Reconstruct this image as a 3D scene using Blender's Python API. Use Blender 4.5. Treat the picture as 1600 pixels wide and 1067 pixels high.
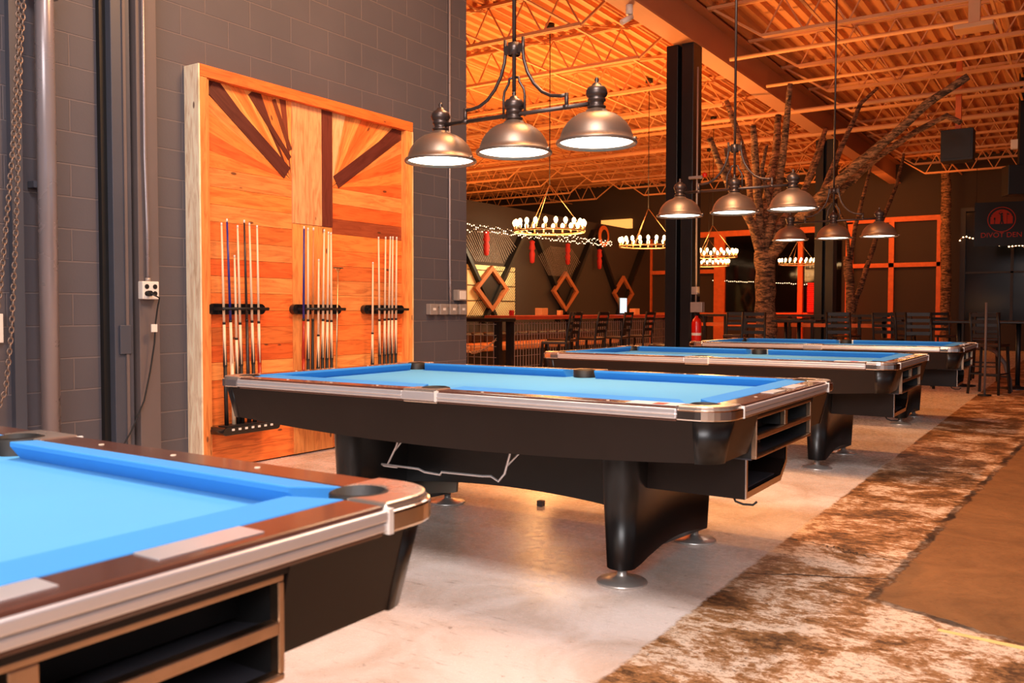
import bpy, math, random
from mathutils import Vector, Matrix
random.seed(7)
for o in list(bpy.data.objects): bpy.data.objects.remove(o, do_unlink=True)
SC = bpy.context.scene
COL = SC.collection
PI = math.pi

# ------------------------------------------------------------------ camera
F_PX, YAW, PITCH, ROLL, CAM_H = 1366.0, .5818, .0354, .0014, 1.2244
fw = Vector((-math.sin(YAW)*math.cos(PITCH), math.cos(YAW)*math.cos(PITCH), -math.sin(PITCH)))
rt = Vector((math.cos(YAW), math.sin(YAW), 0)); up = rt.cross(fw)
rt2 = rt*math.cos(ROLL)+up*math.sin(ROLL); up2 = rt2.cross(fw)
cd = bpy.data.cameras.new('camera'); cam = bpy.data.objects.new('camera', cd); COL.objects.link(cam)
cd.sensor_width = 36; cd.lens = 36*F_PX/1600; cd.clip_end = 200; cd.clip_start = .05
cam.matrix_world = Matrix(((rt2.x, up2.x, -fw.x, 0), (rt2.y, up2.y, -fw.y, 0), (rt2.z, up2.z, -fw.z, CAM_H), (0, 0, 0, 1)))
cd.dof.use_dof = True; cd.dof.focus_distance = 7.0; cd.dof.aperture_fstop = 5.6
SC.camera = cam

# ------------------------------------------------------------------ light and exposure
SC.view_settings.view_transform = 'Standard'; SC.view_settings.look = 'None'
SC.view_settings.exposure = 0.12; SC.view_settings.gamma = 1; SC.view_settings.use_curve_mapping = False
W = bpy.data.worlds.new('world'); SC.world = W; W.use_nodes = True
W.node_tree.nodes['Background'].inputs[0].default_value = (.62, .56, .58, 1)
W.node_tree.nodes['Background'].inputs[1].default_value = .5

def lamp(name, kind, loc, energy, color, aim=None, size=1, size_y=None, spot=None, blend=.5, radius=.1):
    d = bpy.data.lights.new(name, kind); d.energy = energy; d.color = color
    if kind == 'AREA':
        d.size = size
        if size_y: d.shape = 'RECTANGLE'; d.size_y = size_y
    if kind == 'SPOT': d.spot_size = math.radians(spot); d.spot_blend = blend; d.shadow_soft_size = radius
    if kind == 'POINT': d.shadow_soft_size = radius
    o = bpy.data.objects.new(name, d); COL.objects.link(o); o.location = loc
    if aim is not None: o.rotation_euler = (Vector(aim)-Vector(loc)).to_track_quat('-Z', 'Y').to_euler()
    return o
ORANGE = (1, .43, .12); WARM = (1, .62, .33); NEUT = (1, .90, .84)
lamp('front_fill', 'AREA', (1.2, -4.2, 3.6), 400, (1, .95, .95), (-3.6, 5, .8), 4.5, 2.0)  # added front fill behind the camera, no window there
lamp('front_overhead_fill', 'AREA', (-.9, 1.3, 5.3), 225, (1, .94, .93), (-1.1, 2.6, 0), 1.6, 1.6)  # added overhead fill for near floor and table tops, no fitting
lamp('row_overhead_fill', 'AREA', (-2.6, 6.0, 5.3), 40, (1, .80, .62), (-2.6, 6.4, 0), 1.2, 1.2)  # dim added fill above the table row, no fitting
lamp('rack_wash_light', 'AREA', (-2.4, 5.0, 5.2), 200, (1, .50, .20), (-5.6, 5.2, 1.4), 1.0, 1.0)
lamp('under_table_fill', 'SPOT', (-2.9, 7.3, 4.9), 330, (1, .42, .10), (-2.6, 4.7, 0), spot=42, blend=.8, radius=.1)  # added warm spot from above, brightens the floor under the second table
lamp('bar_uplight', 'AREA', (-8.9, 14.5, 1.35), 720, ORANGE, (-8.6, 14.5, 6), .5, 2.5)
lamp('hall_uplight', 'AREA', (-2.6, 17.4, 1.35), 26, ORANGE, (-1.6, 17.0, 6), .6, .6)
lamp('left_uplight', 'AREA', (-4.2, 12.6, 1.6), 22, ORANGE, (-4.4, 13.2, 6), 1.5, 3.0)
for i, (x, y) in enumerate(((-2.0, 5.75), (-2.0, 9.15), (-2.0, 12.6))):
    lamp('aisle_downlight', 'SPOT', (x-1.5, y, 5.2), (520, 560, 520)[i], (1, .42, .11), (x+.4, y, 0), spot=50, blend=.7, radius=.12)
lamp('far_uplight', 'AREA', (-17, 22, 2.0), 300, ORANGE, (-17, 22, 6), 1.0, 3.0)
lamp('timber_wash_light', 'AREA', (-9, 27.5, 4.9), 115, (1, .30, .06), (-9, 31, 2.5), 9, .6)
lamp('timber_wash_light', 'AREA', (-5, 28.0, 4.9), 52, (1, .30, .06), (-5, 31, 2.5), 3, .6)
lamp('lattice_wash_light', 'AREA', (-11.6, 23, 3.4), 80, (1, .42, .12), (-14, 23, 1.8), 8, .6)
lamp('red_glow_light', 'AREA', (-8.1, 29.6, 1.6), 25, (1, .02, .01), (-8.2, 31, 1.6), .8, 1.0)
lamp('service_window_light', 'AREA', (-12.6, 20.2, 2.9), 45, (1, .82, .5), (-14, 20.2, 1.9), 1.6, .5)

# ------------------------------------------------------------------ helpers
def lin(r, g, b):
    f = lambda c: (c/255/12.92) if c/255 <= .04045 else ((c/255+.055)/1.055)**2.4
    return (f(r), f(g), f(b), 1)

class G:
    """small node graph helper"""
    def __init__(s, name):
        s.m = bpy.data.materials.new(name); s.m.use_nodes = True; s.t = s.m.node_tree
        s.b = s.t.nodes['Principled BSDF']
    def n(s, kind, props=None, **inp):
        x = s.t.nodes.new(kind)
        for k, v in (props or {}).items(): setattr(x, k, v)
        for k, v in inp.items():
            key = int(k[1:]) if k[0] == 'i' and k[1:].isdigit() else k.replace('_', ' ')
            s.put(x.inputs[key], v)
        return x
    def put(s, sock, v):
        if isinstance(v, bpy.types.NodeSocket): s.t.links.new(v, sock)
        elif isinstance(v, bpy.types.Node): s.t.links.new(v.outputs[0], sock)
        else: sock.default_value = v
    def math(s, op, a, b=None, c=None, clamp=False):
        x = s.t.nodes.new('ShaderNodeMath'); x.operation = op; x.use_clamp = clamp
        s.put(x.inputs[0], a)
        if b is not None: s.put(x.inputs[1], b)
        if c is not None: s.put(x.inputs[2], c)
        return x.outputs[0]
    def step(s, v, a, b):
        x = s.t.nodes.new('ShaderNodeMapRange'); x.interpolation_type = 'SMOOTHSTEP'
        s.put(x.inputs[0], v); x.inputs[1].default_value = a; x.inputs[2].default_value = b
        return x.outputs[0]
    def mix(s, f, a, b, mode='MIX'):
        x = s.t.nodes.new('ShaderNodeMix'); x.data_type = 'RGBA'; x.blend_type = mode
        s.put(x.inputs[0], f); s.put(x.inputs[6], a); s.put(x.inputs[7], b)
        return x.outputs[2]
    def noise(s, vec, scale, detail=4, rough=.55, dist=0):
        x = s.n('ShaderNodeTexNoise', Scale=scale, Detail=detail, Roughness=rough, Distortion=dist)
        if vec is not None: s.put(x.inputs['Vector'], vec)
        return x.outputs[0]
    def scaled(s, vec, sc):
        return s.n('ShaderNodeMapping', Vector=vec, Scale=sc).outputs[0]
    def bump(s, h, strength=.3, dist=.01):
        s.put(s.b.inputs['Normal'], s.n('ShaderNodeBump', Height=h, Strength=strength, Distance=dist).outputs[0])
    def set(s, **kw):
        for k, v in kw.items(): s.put(s.b.inputs[k.replace('_', ' ')], v)

def mat(name, col, rough=.5, metal=0, vary=.15, scale=8, coat=0, emit=None, bump=0):
    g = G(name); tc = g.n('ShaderNodeTexCoord').outputs['Object']
    nz = g.noise(tc, scale)
    dark = tuple(c*(1-vary) for c in col[:3])+(1,); lite = tuple(min(1, c*(1+vary)) for c in col[:3])+(1,)
    g.set(Base_Color=g.mix(nz, dark, lite), Metallic=metal)
    g.set(Roughness=g.math('MULTIPLY_ADD', nz, .12, rough-.06, clamp=True))
    if coat: g.set(Coat_Weight=coat, Coat_Roughness=.08)
    if emit: g.set(Emission_Color=emit[0], Emission_Strength=emit[1])
    if bump: g.bump(g.noise(tc, scale*6), bump, .01)
    return g.m

def cedar(name, tint=(1, 1, 1)):
    g = G(name)
    uv = g.n('ShaderNodeUVMap').outputs[0]
    col = g.n('ShaderNodeVertexColor', {'layer_name': 'plank'}).outputs[0]
    v = g.scaled(uv, (1.1, 9, 1))
    gr = g.noise(v, 3.0, 6, .6, 1.2); fine = g.noise(g.scaled(uv, (2, 60, 1)), 3.0, 3)
    a = g.mix(g.step(gr, .35, .75), (1.18, 1.15, 1.1, 1), (.72, .52, .40, 1))
    a = g.mix(g.math('MULTIPLY', fine, .35), a, (.7, .55, .45, 1))
    vor = g.n('ShaderNodeTexVoronoi', Vector=g.scaled(uv, (1.0, 2.6, 1)), Scale=3.3, Randomness=1.0).outputs['Distance']
    knot = g.step(vor, .11, .07)
    c = g.mix(1.0, col, a, 'MULTIPLY')
    c = g.mix(g.math('MULTIPLY', knot, .85), c, (.10, .03, .012, 1))
    g.set(Base_Color=c, Roughness=.5); g.bump(gr, .15, .004)
    return g.m

M = {}
M['black_laminate'] = mat('black laminate', lin(32, 23, 20), .36, 0, .35, 3)
M['black_laminate'].node_tree.nodes['Principled BSDF'].inputs['IOR'].default_value = 1.35
M['black_gloss'] = mat('black gloss', lin(22, 20, 21), .22, 0, .1, 5, coat=.3)
M['leg_black'] = mat('leg black', lin(22, 20, 20), .32, 0, .2, 3)
M['rubber'] = mat('rubber', lin(20, 18, 18), .55)
M['cloth'] = mat('blue cloth', lin(84, 162, 214), .95, 0, .05, 3, bump=.05)
M['cushion'] = mat('blue cushion cloth', lin(60, 144, 216), .9, 0, .05, 6)
M['rail_wood'] = mat('rail wood', lin(84, 50, 40), .24, 0, .25, 10, coat=.3)
M['chrome'] = mat('chrome', (.80, .76, .74, 1), .16, 1, .06, 6)
M['casting'] = mat('cast corner metal', (.78, .68, .58, 1), .27, .9, .12, 8)
M['alu'] = mat('aluminium trim', (.80, .76, .76, 1), .32, .65, .05, 10)
M['brassy'] = mat('worn frame metal', (.55, .38, .26, 1), .3, 1, .25, 20)
M['grey_plastic'] = mat('grey plastic', lin(66, 66, 74), .35, 0, .2, 8)
M['white'] = mat('white plastic', lin(235, 225, 215), .45, 0, .04)
M['red_print'] = mat('red print', lin(205, 50, 30), .5)
M['pearl'] = mat('pearl', lin(240, 215, 190), .25, 0, .05)
M['foot'] = mat('foot chrome', (.72, .68, .64, 1), .34, .75, .15, 6)
M['pewter'] = mat('pewter shade', lin(150, 126, 108), .42, .8, .12, 5)
M['pewter_dark'] = mat('dark pewter', lin(92, 78, 72), .36, .8, .15, 12)
M['diffuser'] = mat('lamp diffuser', (1, 1, 1, 1), .5, 0, 0, emit=((1, .86, .68, 1), 9.0))
M['diffuser_far'] = M['diffuser']
M['bulb'] = mat('glowing bulb', (1, 1, 1, 1), .5, 0, 0, emit=((1, .60, .26, 1), 9.0))
M['tiny'] = mat('tiny bulb', (1, 1, 1, 1), .5, 0, 0, emit=((1, .66, .36, 1), 5.0))
M['steel_paint'] = mat('painted joist steel', lin(222, 160, 108), .6, 0, .15, 2)
M['deck'] = mat('painted deck', lin(212, 142, 86), .65, 0, .2, .8)
M['beam_paint'] = mat('painted beam', lin(190, 130, 92), .55, 0, .12, 1)
M['dark_steel'] = mat('dark steel', lin(26, 26, 30), .4, .2, .2, 5)
M['dark_wood'] = mat('dark stained wood', lin(26, 19, 17), .5, 0, .3, 6)
M['dark_wall'] = mat('dark wall paint', lin(56, 45, 38), .85, 0, .12, .6)
M['orange_timber'] = mat('orange stained timber', lin(214, 106, 48), .6, 0, .3, 7)
M['brown_timber'] = mat('brown timber', lin(168, 98, 56), .6, 0, .25, 7)
M['red_counter'] = mat('red stained counter', lin(190, 74, 44), .3, 0, .3, 6, coat=.3)
M['grey_wire'] = mat('galvanised wire', lin(176, 160, 150), .45, .3)
M['box_metal'] = mat('galvanised box', lin(172, 160, 152), .42, .35, .12, 20)
M['leather'] = mat('brown leather', lin(52, 32, 23), .4, 0, .3, 8)
M['paint_grey'] = mat('grey wall paint trim', lin(104, 92, 90), .6, 0, .1, 4)
M['paint_dark'] = mat('slate paint', lin(72, 74, 84), .5, 0, .12, 4)
M['pipe_grey'] = mat('grey painted pipe', lin(150, 140, 142), .28, .3, .08, 4)
M['chain'] = mat('chain steel', lin(140, 120, 108), .4, .6, .3, 40)
M['brass_chain'] = mat('pale chain', lin(200, 170, 140), .4, .6)
M['cream'] = mat('cream board', lin(236, 214, 160), .7, 0, .12, 5)
M['extinguisher'] = mat('extinguisher red', lin(216, 24, 12), .3, 0, .1, 5, coat=.3)
M['black'] = mat('black', lin(14, 13, 14), .5)
M['ribbon'] = mat('red ribbon', lin(180, 30, 22), .7)
M['paper'] = mat('cardboard', lin(220, 160, 95), .7)
M['screen'] = mat('lit screen', (.1, .1, .1, 1), .4, 0, 0, emit=((.75, .88, 1, 1), 1.1))
M['glass_dark'] = mat('dark window glass', lin(10, 9, 10), .06, 0, .1, 1)
M['glass_blue'] = mat('night window glass', lin(24, 32, 42), .12, 0, .2, 1)
M['red_shutter'] = mat('red shutter', lin(190, 24, 18), .6)
M['tape'] = mat('yellow tape', lin(236, 205, 130), .6, 0, .15, 15)
M['w_cue'] = mat('maple shaft', lin(244, 212, 176), .35, 0, .06, 5)
M['b_cue'] = mat('blue shaft', lin(40, 42, 130), .3, 0, .15, 20)
M['k_cue'] = mat('dark patterned shaft', lin(48, 38, 36), .35, 0, .7, 60)
M['r_butt'] = mat('red butt', lin(170, 44, 26), .3)
M['n_cue'] = mat('tan shaft', lin(200, 130, 80), .35)
M['brass'] = mat('brass', (.75, .55, .3, 1), .3, 1)
M['sign_red'] = mat('sign red print', lin(170, 34, 12), .6, emit=((.8, .06, .01, 1), .03))  # faint glow put into the print, the banner has no lamp
M['cedar'] = cedar('cedar planks')
def bark():
    g = G('bark'); tc = g.n('ShaderNodeTexCoord').outputs['Object']
    n1 = g.noise(g.scaled(tc, (1, 1, 3.5)), 5, 6, .7, 1.5); n2 = g.noise(tc, 28, 3)
    c = g.mix(g.step(n1, .38, .66), lin(44, 26, 18), lin(176, 128, 90))
    g.set(Base_Color=g.mix(g.math('MULTIPLY', g.step(n2, .5, .7), .6), c, lin(50, 28, 18)), Roughness=.85)
    g.bump(n1, .8, .03); return g.m
M['bark'] = bark()
def blockwall():
    g = G('painted concrete block'); ge = g.n('ShaderNodeNewGeometry').outputs['Position']
    s = g.n('ShaderNodeSeparateXYZ', Vector=ge)
    v = g.n('ShaderNodeCombineXYZ', X=g.math('SUBTRACT', s.outputs[1], 3.27-.43*20), Y=g.math('SUBTRACT', s.outputs[2], .0455)).outputs[0]
    br = g.n('ShaderNodeTexBrick', {'offset': .5, 'offset_frequency': 2}, Vector=v, Scale=1.0, Color1=(0, 0, 0, 1), Color2=(.2, .2, .2, 1), Mortar=(1, 1, 1, 1))
    for k, x in (('Mortar Size', .006), ('Mortar Smooth', .4), ('Bias', 0), ('Brick Width', .43), ('Row Height', .2145)): br.inputs[k].default_value = x
    fac = br.outputs['Fac']; big = g.noise(ge, 1.3); fine = g.noise(ge, 60, 3)
    c = g.mix(big, lin(76, 73, 80), lin(94, 88, 93))
    c = g.mix(g.math('MULTIPLY', fac, .35), c, lin(128, 112, 108))  # joints lightened to stand for highlights along their edges
    c = g.mix(g.math('MULTIPLY', fac, .14), c, lin(150, 138, 136))
    hgt = g.math('SUBTRACT', g.math('MULTIPLY', fine, .12), fac)
    g.set(Base_Color=c, Roughness=.62); g.bump(hgt, .8, .008); return g.m
M['block'] = blockwall()
def floor_mat():
    g = G('worn concrete floor'); ge = g.n('ShaderNodeNewGeometry').outputs['Position']
    s = g.n('ShaderNodeSeparateXYZ', Vector=ge); x, y = s.outputs[0], s.outputs[1]
    j = g.math('SUBTRACT', g.noise(ge, 7, 6, .65), .5); jf = g.math('SUBTRACT', g.noise(ge, 30, 3), .5)
    xe = g.math('ADD', x, g.math('ADD', g.math('MULTIPLY', j, .05), g.math('MULTIPLY', jf, .03)))
    mR = g.step(xe, -1.335, -1.315)
    # pale painted zone
    st = g.noise(ge, 2.2, 6, .6, .8); sp = g.noise(ge, 22, 5, .7)
    cl = g.mix(g.step(st, .35, .72), lin(238, 222, 212), lin(208, 184, 166))
    cl = g.mix(g.math('MULTIPLY', g.step(sp, .62, .70), .6), cl, lin(120, 92, 74))
    scr = g.noise(g.scaled(ge, (1, 7, 1)), 5, 5, .6, 1.4)
    cl = g.mix(g.math('MULTIPLY', g.step(scr, .62, .68), .45), cl, lin(130, 100, 80))
    # weathered strip
    n1 = g.noise(ge, 2.6, 9, .72, .4); n2 = g.noise(g.scaled(ge, (1, 1.6, 1)), 16, 9, .8, .3)
    f = g.math('ADD', g.math('MULTIPLY', n1, .6), g.math('MULTIPLY', n2, .4))
    nearf = g.step(y, 7.5, 2.6)
    f = g.math('ADD', f, g.math('MULTIPLY', nearf, .03))
    cm = g.mix(g.step(f, .44, .52), lin(84, 56, 34), lin(164, 114, 68))
    cm = g.mix(g.step(f, .505, .570), cm, lin(232, 204, 176))
    dk = g.noise(ge, 34, 6, .8)
    cm = g.mix(g.math('MULTIPLY', g.step(g.noise(g.scaled(ge, (1, 1.4, 1)), 21, 8, .8), .5, .58), .65), cm, lin(150, 104, 62))
    cm = g.mix(g.math('MULTIPLY', g.step(dk, .56, .64), .65), cm, lin(58, 38, 26))
    # smooth brown slab
    cs = g.mix(g.noise(ge, 2.2, 9, .75, 1), lin(70, 44, 24), lin(172, 120, 72))
    cs = g.mix(g.math('MULTIPLY', g.step(g.noise(ge, 26, 7, .8), .55, .65), .35), cs, lin(70, 44, 26))
    cs = g.mix(g.math('MULTIPLY', g.step(g.noise(ge, 9, 6, .7), .6, .75), .3), cs, lin(186, 134, 86))
    jj = g.math('MULTIPLY', j, .10)
    d1 = g.math('ADD', g.math('SUBTRACT', x, g.math('MULTIPLY_ADD', y, .05, -.929)), jj)
    d2 = g.math('ADD', g.math('SUBTRACT', y, g.math('MULTIPLY_ADD', x, -.40, 3.63)), jj)
    dm = g.math('MINIMUM', d1, d2); mS = g.step(dm, -.004, .004)
    def band(d, w, lo=None):
        return g.step(g.math('ABSOLUTE', d), w, w*.35)
    wn = g.step(g.noise(ge, 3, 3), .3, .6)
    crack = g.math('MULTIPLY', band(g.math('ADD', dm, .014), .030), g.math('MULTIPLY_ADD', wn, .7, .3))
    def tr(y0, sl, w, amp):
        d = g.math('ADD', g.math('SUBTRACT', y, g.math('MULTIPLY_ADD', x, sl, y0+sl*1.31)), g.math('MULTIPLY', j, amp))
        inside = g.math('MULTIPLY', g.step(x, -1.36, -1.28), g.step(d1, .0, -.02))
        return g.math('MULTIPLY', band(d, w), inside)
    cr2 = g.math('MAXIMUM', tr(3.98, .48, .013, .10), tr(4.72, -.28, .010, .35))
    cr2 = g.math('MAXIMUM', cr2, tr(7.3, .1, .012, .2))
    c = g.mix(mS, cm, cs); c = g.mix(mR, cl, c)
    c = g.mix(g.math('MULTIPLY', g.math('MAXIMUM', g.math('MULTIPLY', crack, mR), cr2), .92), c, lin(24, 16, 12))
    g.set(Base_Color=c)
    rl = g.math('MULTIPLY_ADD', sp, .3, .12); rm = g.math('MULTIPLY_ADD', n2, .5, .28)
    mxr = g.n('ShaderNodeMix', {'data_type': 'FLOAT'}, i0=mR); g.put(mxr.inputs[2], rl); g.put(mxr.inputs[3], rm)
    g.set(Roughness=mxr.outputs[0])
    h = g.math('SUBTRACT', g.math('MULTIPLY', g.math('MULTIPLY', f, mR), .8), g.math('MAXIMUM', g.math('MULTIPLY', crack, mR), cr2))
    g.bump(h, .45, .01)
    return g.m
M['floor'] = floor_mat()

class MB:
    def __init__(s): s.v = []; s.f = []; s.sm = []; s.uv = {}; s.col = {}
    def add(s, vs, fs, smooth=False):
        b = len(s.v); s.v += [tuple(p) for p in vs]
        for f in fs: s.f.append([i+b for i in f]); s.sm.append(smooth)
        return s
    def box(s, x0, x1, y0, y1, z0, z1):
        return s.add([(x0, y0, z0), (x1, y0, z0), (x1, y1, z0), (x0, y1, z0), (x0, y0, z1), (x1, y0, z1), (x1, y1, z1), (x0, y1, z1)],
                     [(3, 2, 1, 0), (4, 5, 6, 7), (0, 1, 5, 4), (1, 2, 6, 5), (2, 3, 7, 6), (3, 0, 4, 7)])
    def hexa(s, p):   # 8 points, bottom 4 then top 4
        return s.add(p, [(3, 2, 1, 0), (4, 5, 6, 7), (0, 1, 5, 4), (1, 2, 6, 5), (2, 3, 7, 6), (3, 0, 4, 7)])
    def bar(s, a, b, w, h=None, upv=(0, 0, 1)):
        a = Vector(a); b = Vector(b); d = (b-a).normalized(); h = h or w
        u = d.cross(Vector(upv))
        if u.length < 1e-4: u = d.cross(Vector((1, 0, 0)))
        u.normalize(); v = u.cross(d); u *= w/2; v *= h/2
        return s.hexa([a-u-v, a+u-v, a+u+v, a-u+v, b-u-v, b+u-v, b+u+v, b-u+v])
    def tube(s, pts, r, n=10, caps=True, smooth=True):
        pts = [Vector(p) for p in pts]; k = len(pts); rs = r if isinstance(r, (list, tuple)) else [r]*k
        ring = []; prev = None
        for i, p in enumerate(pts):
            d = (pts[min(i+1, k-1)]-pts[max(i-1, 0)])
            if d.length < 1e-9: d = Vector((0, 0, 1))
            d.normalize()
            if prev is None:
                u = d.cross(Vector((0, 0, 1)))
                if u.length < 1e-3: u = d.cross(Vector((1, 0, 0)))
            else: u = prev-d*prev.dot(d)
            u.normalize(); prev = u; w = d.cross(u)
            ring += [p+(u*math.cos(2*PI*j/n)+w*math.sin(2*PI*j/n))*rs[i] for j in range(n)]
        fs = [(i*n+j, i*n+(j+1) % n, (i+1)*n+(j+1) % n, (i+1)*n+j) for i in range(k-1) for j in range(n)]
        s.add(ring, fs, smooth)
        if caps:
            b = len(s.v)-len(ring)
            s.f.append([b+j for j in reversed(range(n))]); s.sm.append(False)
            s.f.append([b+(k-1)*n+j for j in range(n)]); s.sm.append(False)
        return s
    def cyl(s, a, b, r, r2=None, n=16): return s.tube([a, b], [r, r if r2 is None else r2], n)
    def lathe(s, prof, c=(0, 0, 0), n=28, smooth=True):
        vs = [(c[0]+r*math.cos(2*PI*j/n), c[1]+r*math.sin(2*PI*j/n), c[2]+z) for r, z in prof for j in range(n)]
        fs = [(i*n+j, i*n+(j+1) % n, (i+1)*n+(j+1) % n, (i+1)*n+j) for i in range(len(prof)-1) for j in range(n)]
        return s.add(vs, fs, smooth)
    def prism(s, poly, z0, z1):
        k = len(poly)
        vs = [(x, y, z0) for x, y in poly]+[(x, y, z1) for x, y in poly]
        return s.add(vs, [tuple(reversed(range(k))), tuple(range(k, 2*k))]+[(i, (i+1) % k, k+(i+1) % k, k+i) for i in range(k)])
    def torus(s, c, R, r, ax='z', n=24, m=8):
        vs = []
        for i in range(n):
            a = 2*PI*i/n
            for j in range(m):
                b = 2*PI*j/m; q = R+r*math.cos(b); p = (q*math.cos(a), q*math.sin(a), r*math.sin(b))
                if ax == 'x': p = (p[2], p[0], p[1])
                if ax == 'y': p = (p[0], p[2], p[1])
                vs.append((c[0]+p[0], c[1]+p[1], c[2]+p[2]))
        return s.add(vs, [(i*m+j, ((i+1) % n)*m+j, ((i+1) % n)*m+(j+1) % m, i*m+(j+1) % m) for i in range(n) for j in range(m)], True)
    def sphere(s, c, r, n=10, m=7, sz=1):
        prof = [(r*math.sin(PI*i/m)+1e-5, -r*sz*math.cos(PI*i/m)) for i in range(m+1)]
        return s.lathe(prof, c, n)
    def build(s, name, m, parent=None, bevel=0, label=None):
        me = bpy.data.meshes.new(name); me.from_pydata([tuple(p) for p in s.v], [], s.f)
        me.polygons.foreach_set('use_smooth', s.sm)
        me.materials.append(M[m] if isinstance(m, str) else m); me.update()
        o = bpy.data.objects.new(name, me); COL.objects.link(o)
        if parent: o.parent = parent
        if bevel:
            b = o.modifiers.new('bevel', 'BEVEL'); b.width = bevel; b.segments = 2; b.limit_method = 'ANGLE'; b.angle_limit = math.radians(40)
        if label: o['label'] = label
        return o

def tag(o, label, cat, group=None, kind=None):
    o['label'] = label; o['category'] = cat
    if group: o['group'] = group
    if kind: o['kind'] = kind
    return o
def thing(name, loc, label, cat, group=None, rz=0):
    o = bpy.data.objects.new(name, None); COL.objects.link(o); o.location = loc; o.rotation_euler = (0, 0, rz)
    o.empty_display_size = .1
    return tag(o, label, cat, group)
def struct(o): o['kind'] = 'structure'; return o
def copy_tree(o, parent=None):
    c = o.copy(); COL.objects.link(c); c.parent = parent
    for ch in list(o.children): copy_tree(ch, c)
    return c
def again(o, loc, label, rz=None, group=None):
    c = copy_tree(o); c.location = loc; c['label'] = label
    if rz is not None: c.rotation_euler = (0, 0, rz)
    if group: c['group'] = group
    return c

# ------------------------------------------------------------------ room shell
struct(MB().box(-24.3, 15, -8, 31.3, -.2, 0).build('floor', 'floor'))
struct(MB().box(-5.96, -5.66, -8, 7.70, 0, 6.06).build('wall_left', 'block'))
struct(MB().box(-14.3, -14.0, 7, 31, 0, 4.2).build('wall_bar_side', 'dark_wall'))
struct(MB().box(-24.3, 15, 31, 31.3, 0, 6.3).build('wall_back', 'dark_wall'))
struct(MB().box(-24.3, -24.0, 7, 31, 0, 6.3).build('wall_far_side', 'dark_wall'))
struct(MB().box(-24.3, -5.96, 6.6, 6.9, 0, 6.06).build('wall_behind_rack', 'dark_wall'))
struct(MB().box(9.0, 9.3, 10.5, 31, 0, 6.06).build('wall_light_block', 'dark_wall'))  # unseen wall, added to keep world light off the far seating
# corrugated deck, ribs along Y
mb = MB(); xs = []; x = -24.3; P = .23
while x < 15:
    xs += [(x, 6.10), (x+P*.38, 6.10), (x+P*.5, 6.165), (x+P*.88, 6.165)]; x += P
vs = [(a, y, z) for y in (-8, 31.3) for a, z in xs]; k = len(xs)
mb.add(vs, [(i, i+1, k+i+1, k+i) for i in range(k-1)])
ceiling = struct(mb.build('ceiling', 'deck'))
md = ceiling.modifiers.new('solid', 'SOLIDIFY'); md.thickness = .02; md.offset = 1
# main beam
bm = MB(); bm.box(-5.52, -5.18, -8, 31, 5.40, 5.425).box(-5.36, -5.34, -8, 31, 5.425, 6.02).box(-5.52, -5.18, -8, 31, 6.02, 6.045)
bm.build('main_beam', 'beam_paint', ceiling)
def joist(y, x0, x1):
    m = MB(); zb, zt = 5.47, 6.04
    for dy in (-.03, .03):
        m.box(x0, x1, y+dy-.02, y+dy+.02, zt, zt+.05)
        m.box(x0+.9, x1-.9, y+dy-.02, y+dy+.02, zb, zb+.05)
    step = .62; n = int((x1-x0-1.8)/step); st = (x1-x0-1.8)/n
    for i in range(n):
        a = x0+.9+i*st
        m.bar((a, y, zb), (a+st/2, y, zt), .022); m.bar((a+st/2, y, zt), (a+st, y, zb), .022)
    m.bar((x0+.9, y, zb+.02), (x0+.1, y, zt), .035); m.bar((x1-.9, y, zb+.02), (x1-.1, y, zt), .035)
    m.build('ceiling_joist', 'steel_paint', ceiling)
ys = [9.57+2.03*i for i in range(11)]
for y in ys:
    joist(y, -23.9, -14.9); joist(y, -14.7, -5.5); joist(y, -5.2, 8.5)
mb = MB()
for x in (-20.5, -17.5, -12.2, -10.1, -8.2, -6.6, -3.4, -1.2, 1.0, 3.2, 5.6):
    mb.box(x-.02, x+.02, 8.5, 31, 5.52, 5.545); mb.box(x-.02, x+.02, 8.5, 31, 5.99, 6.01)
    for a, b in zip(ys[:-1], ys[1:]):
        mb.bar((x, a, 5.53), (x, b, 6.0), .018)
mb.build('joist_bridging', 'steel_paint', ceiling)
# pipes and conduit along the joists
mb = MB(); mb.tube([(-23, 18.6, 5.38), (8, 18.6, 5.38)], .05, 8); mb.tube([(-5.1, 16.4, 5.42), (9, 16.4, 5.42)], .03, 8)
mb.tube([(-5.1, 14.4, 5.44), (9, 14.4, 5.44)], .035, 8); mb.tube([(-23, 21.3, 5.4), (8, 21.3, 5.4)], .06, 8)
mb.build('sprinkler_pipe', 'steel_paint', ceiling)

def column(y, label):
    t = thing('steel_column', (-5.42, y, 0), label, 'column', 'steel columns under the main beam')
    MB().box(-.225, -.035, -.18, .18, 0, 5.40).build('column_channel', 'dark_steel', t, .006)
    MB().box(.035, .225, -.18, .18, 0, 5.40).build('column_channel', 'dark_steel', t, .006)
    MB().box(-.035, .035, .02, .06, 0, 5.40).build('column_web', 'dark_steel', t)
    MB().box(-.30, .30, -.28, .28, 0, .03).build('base_plate', 'dark_steel', t)
    return t
column(13.2, 'tall black twin-channel steel column with red extinguisher beside it')
column(22.3, 'further black steel column seen behind the bare tree and far lamps')

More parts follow.
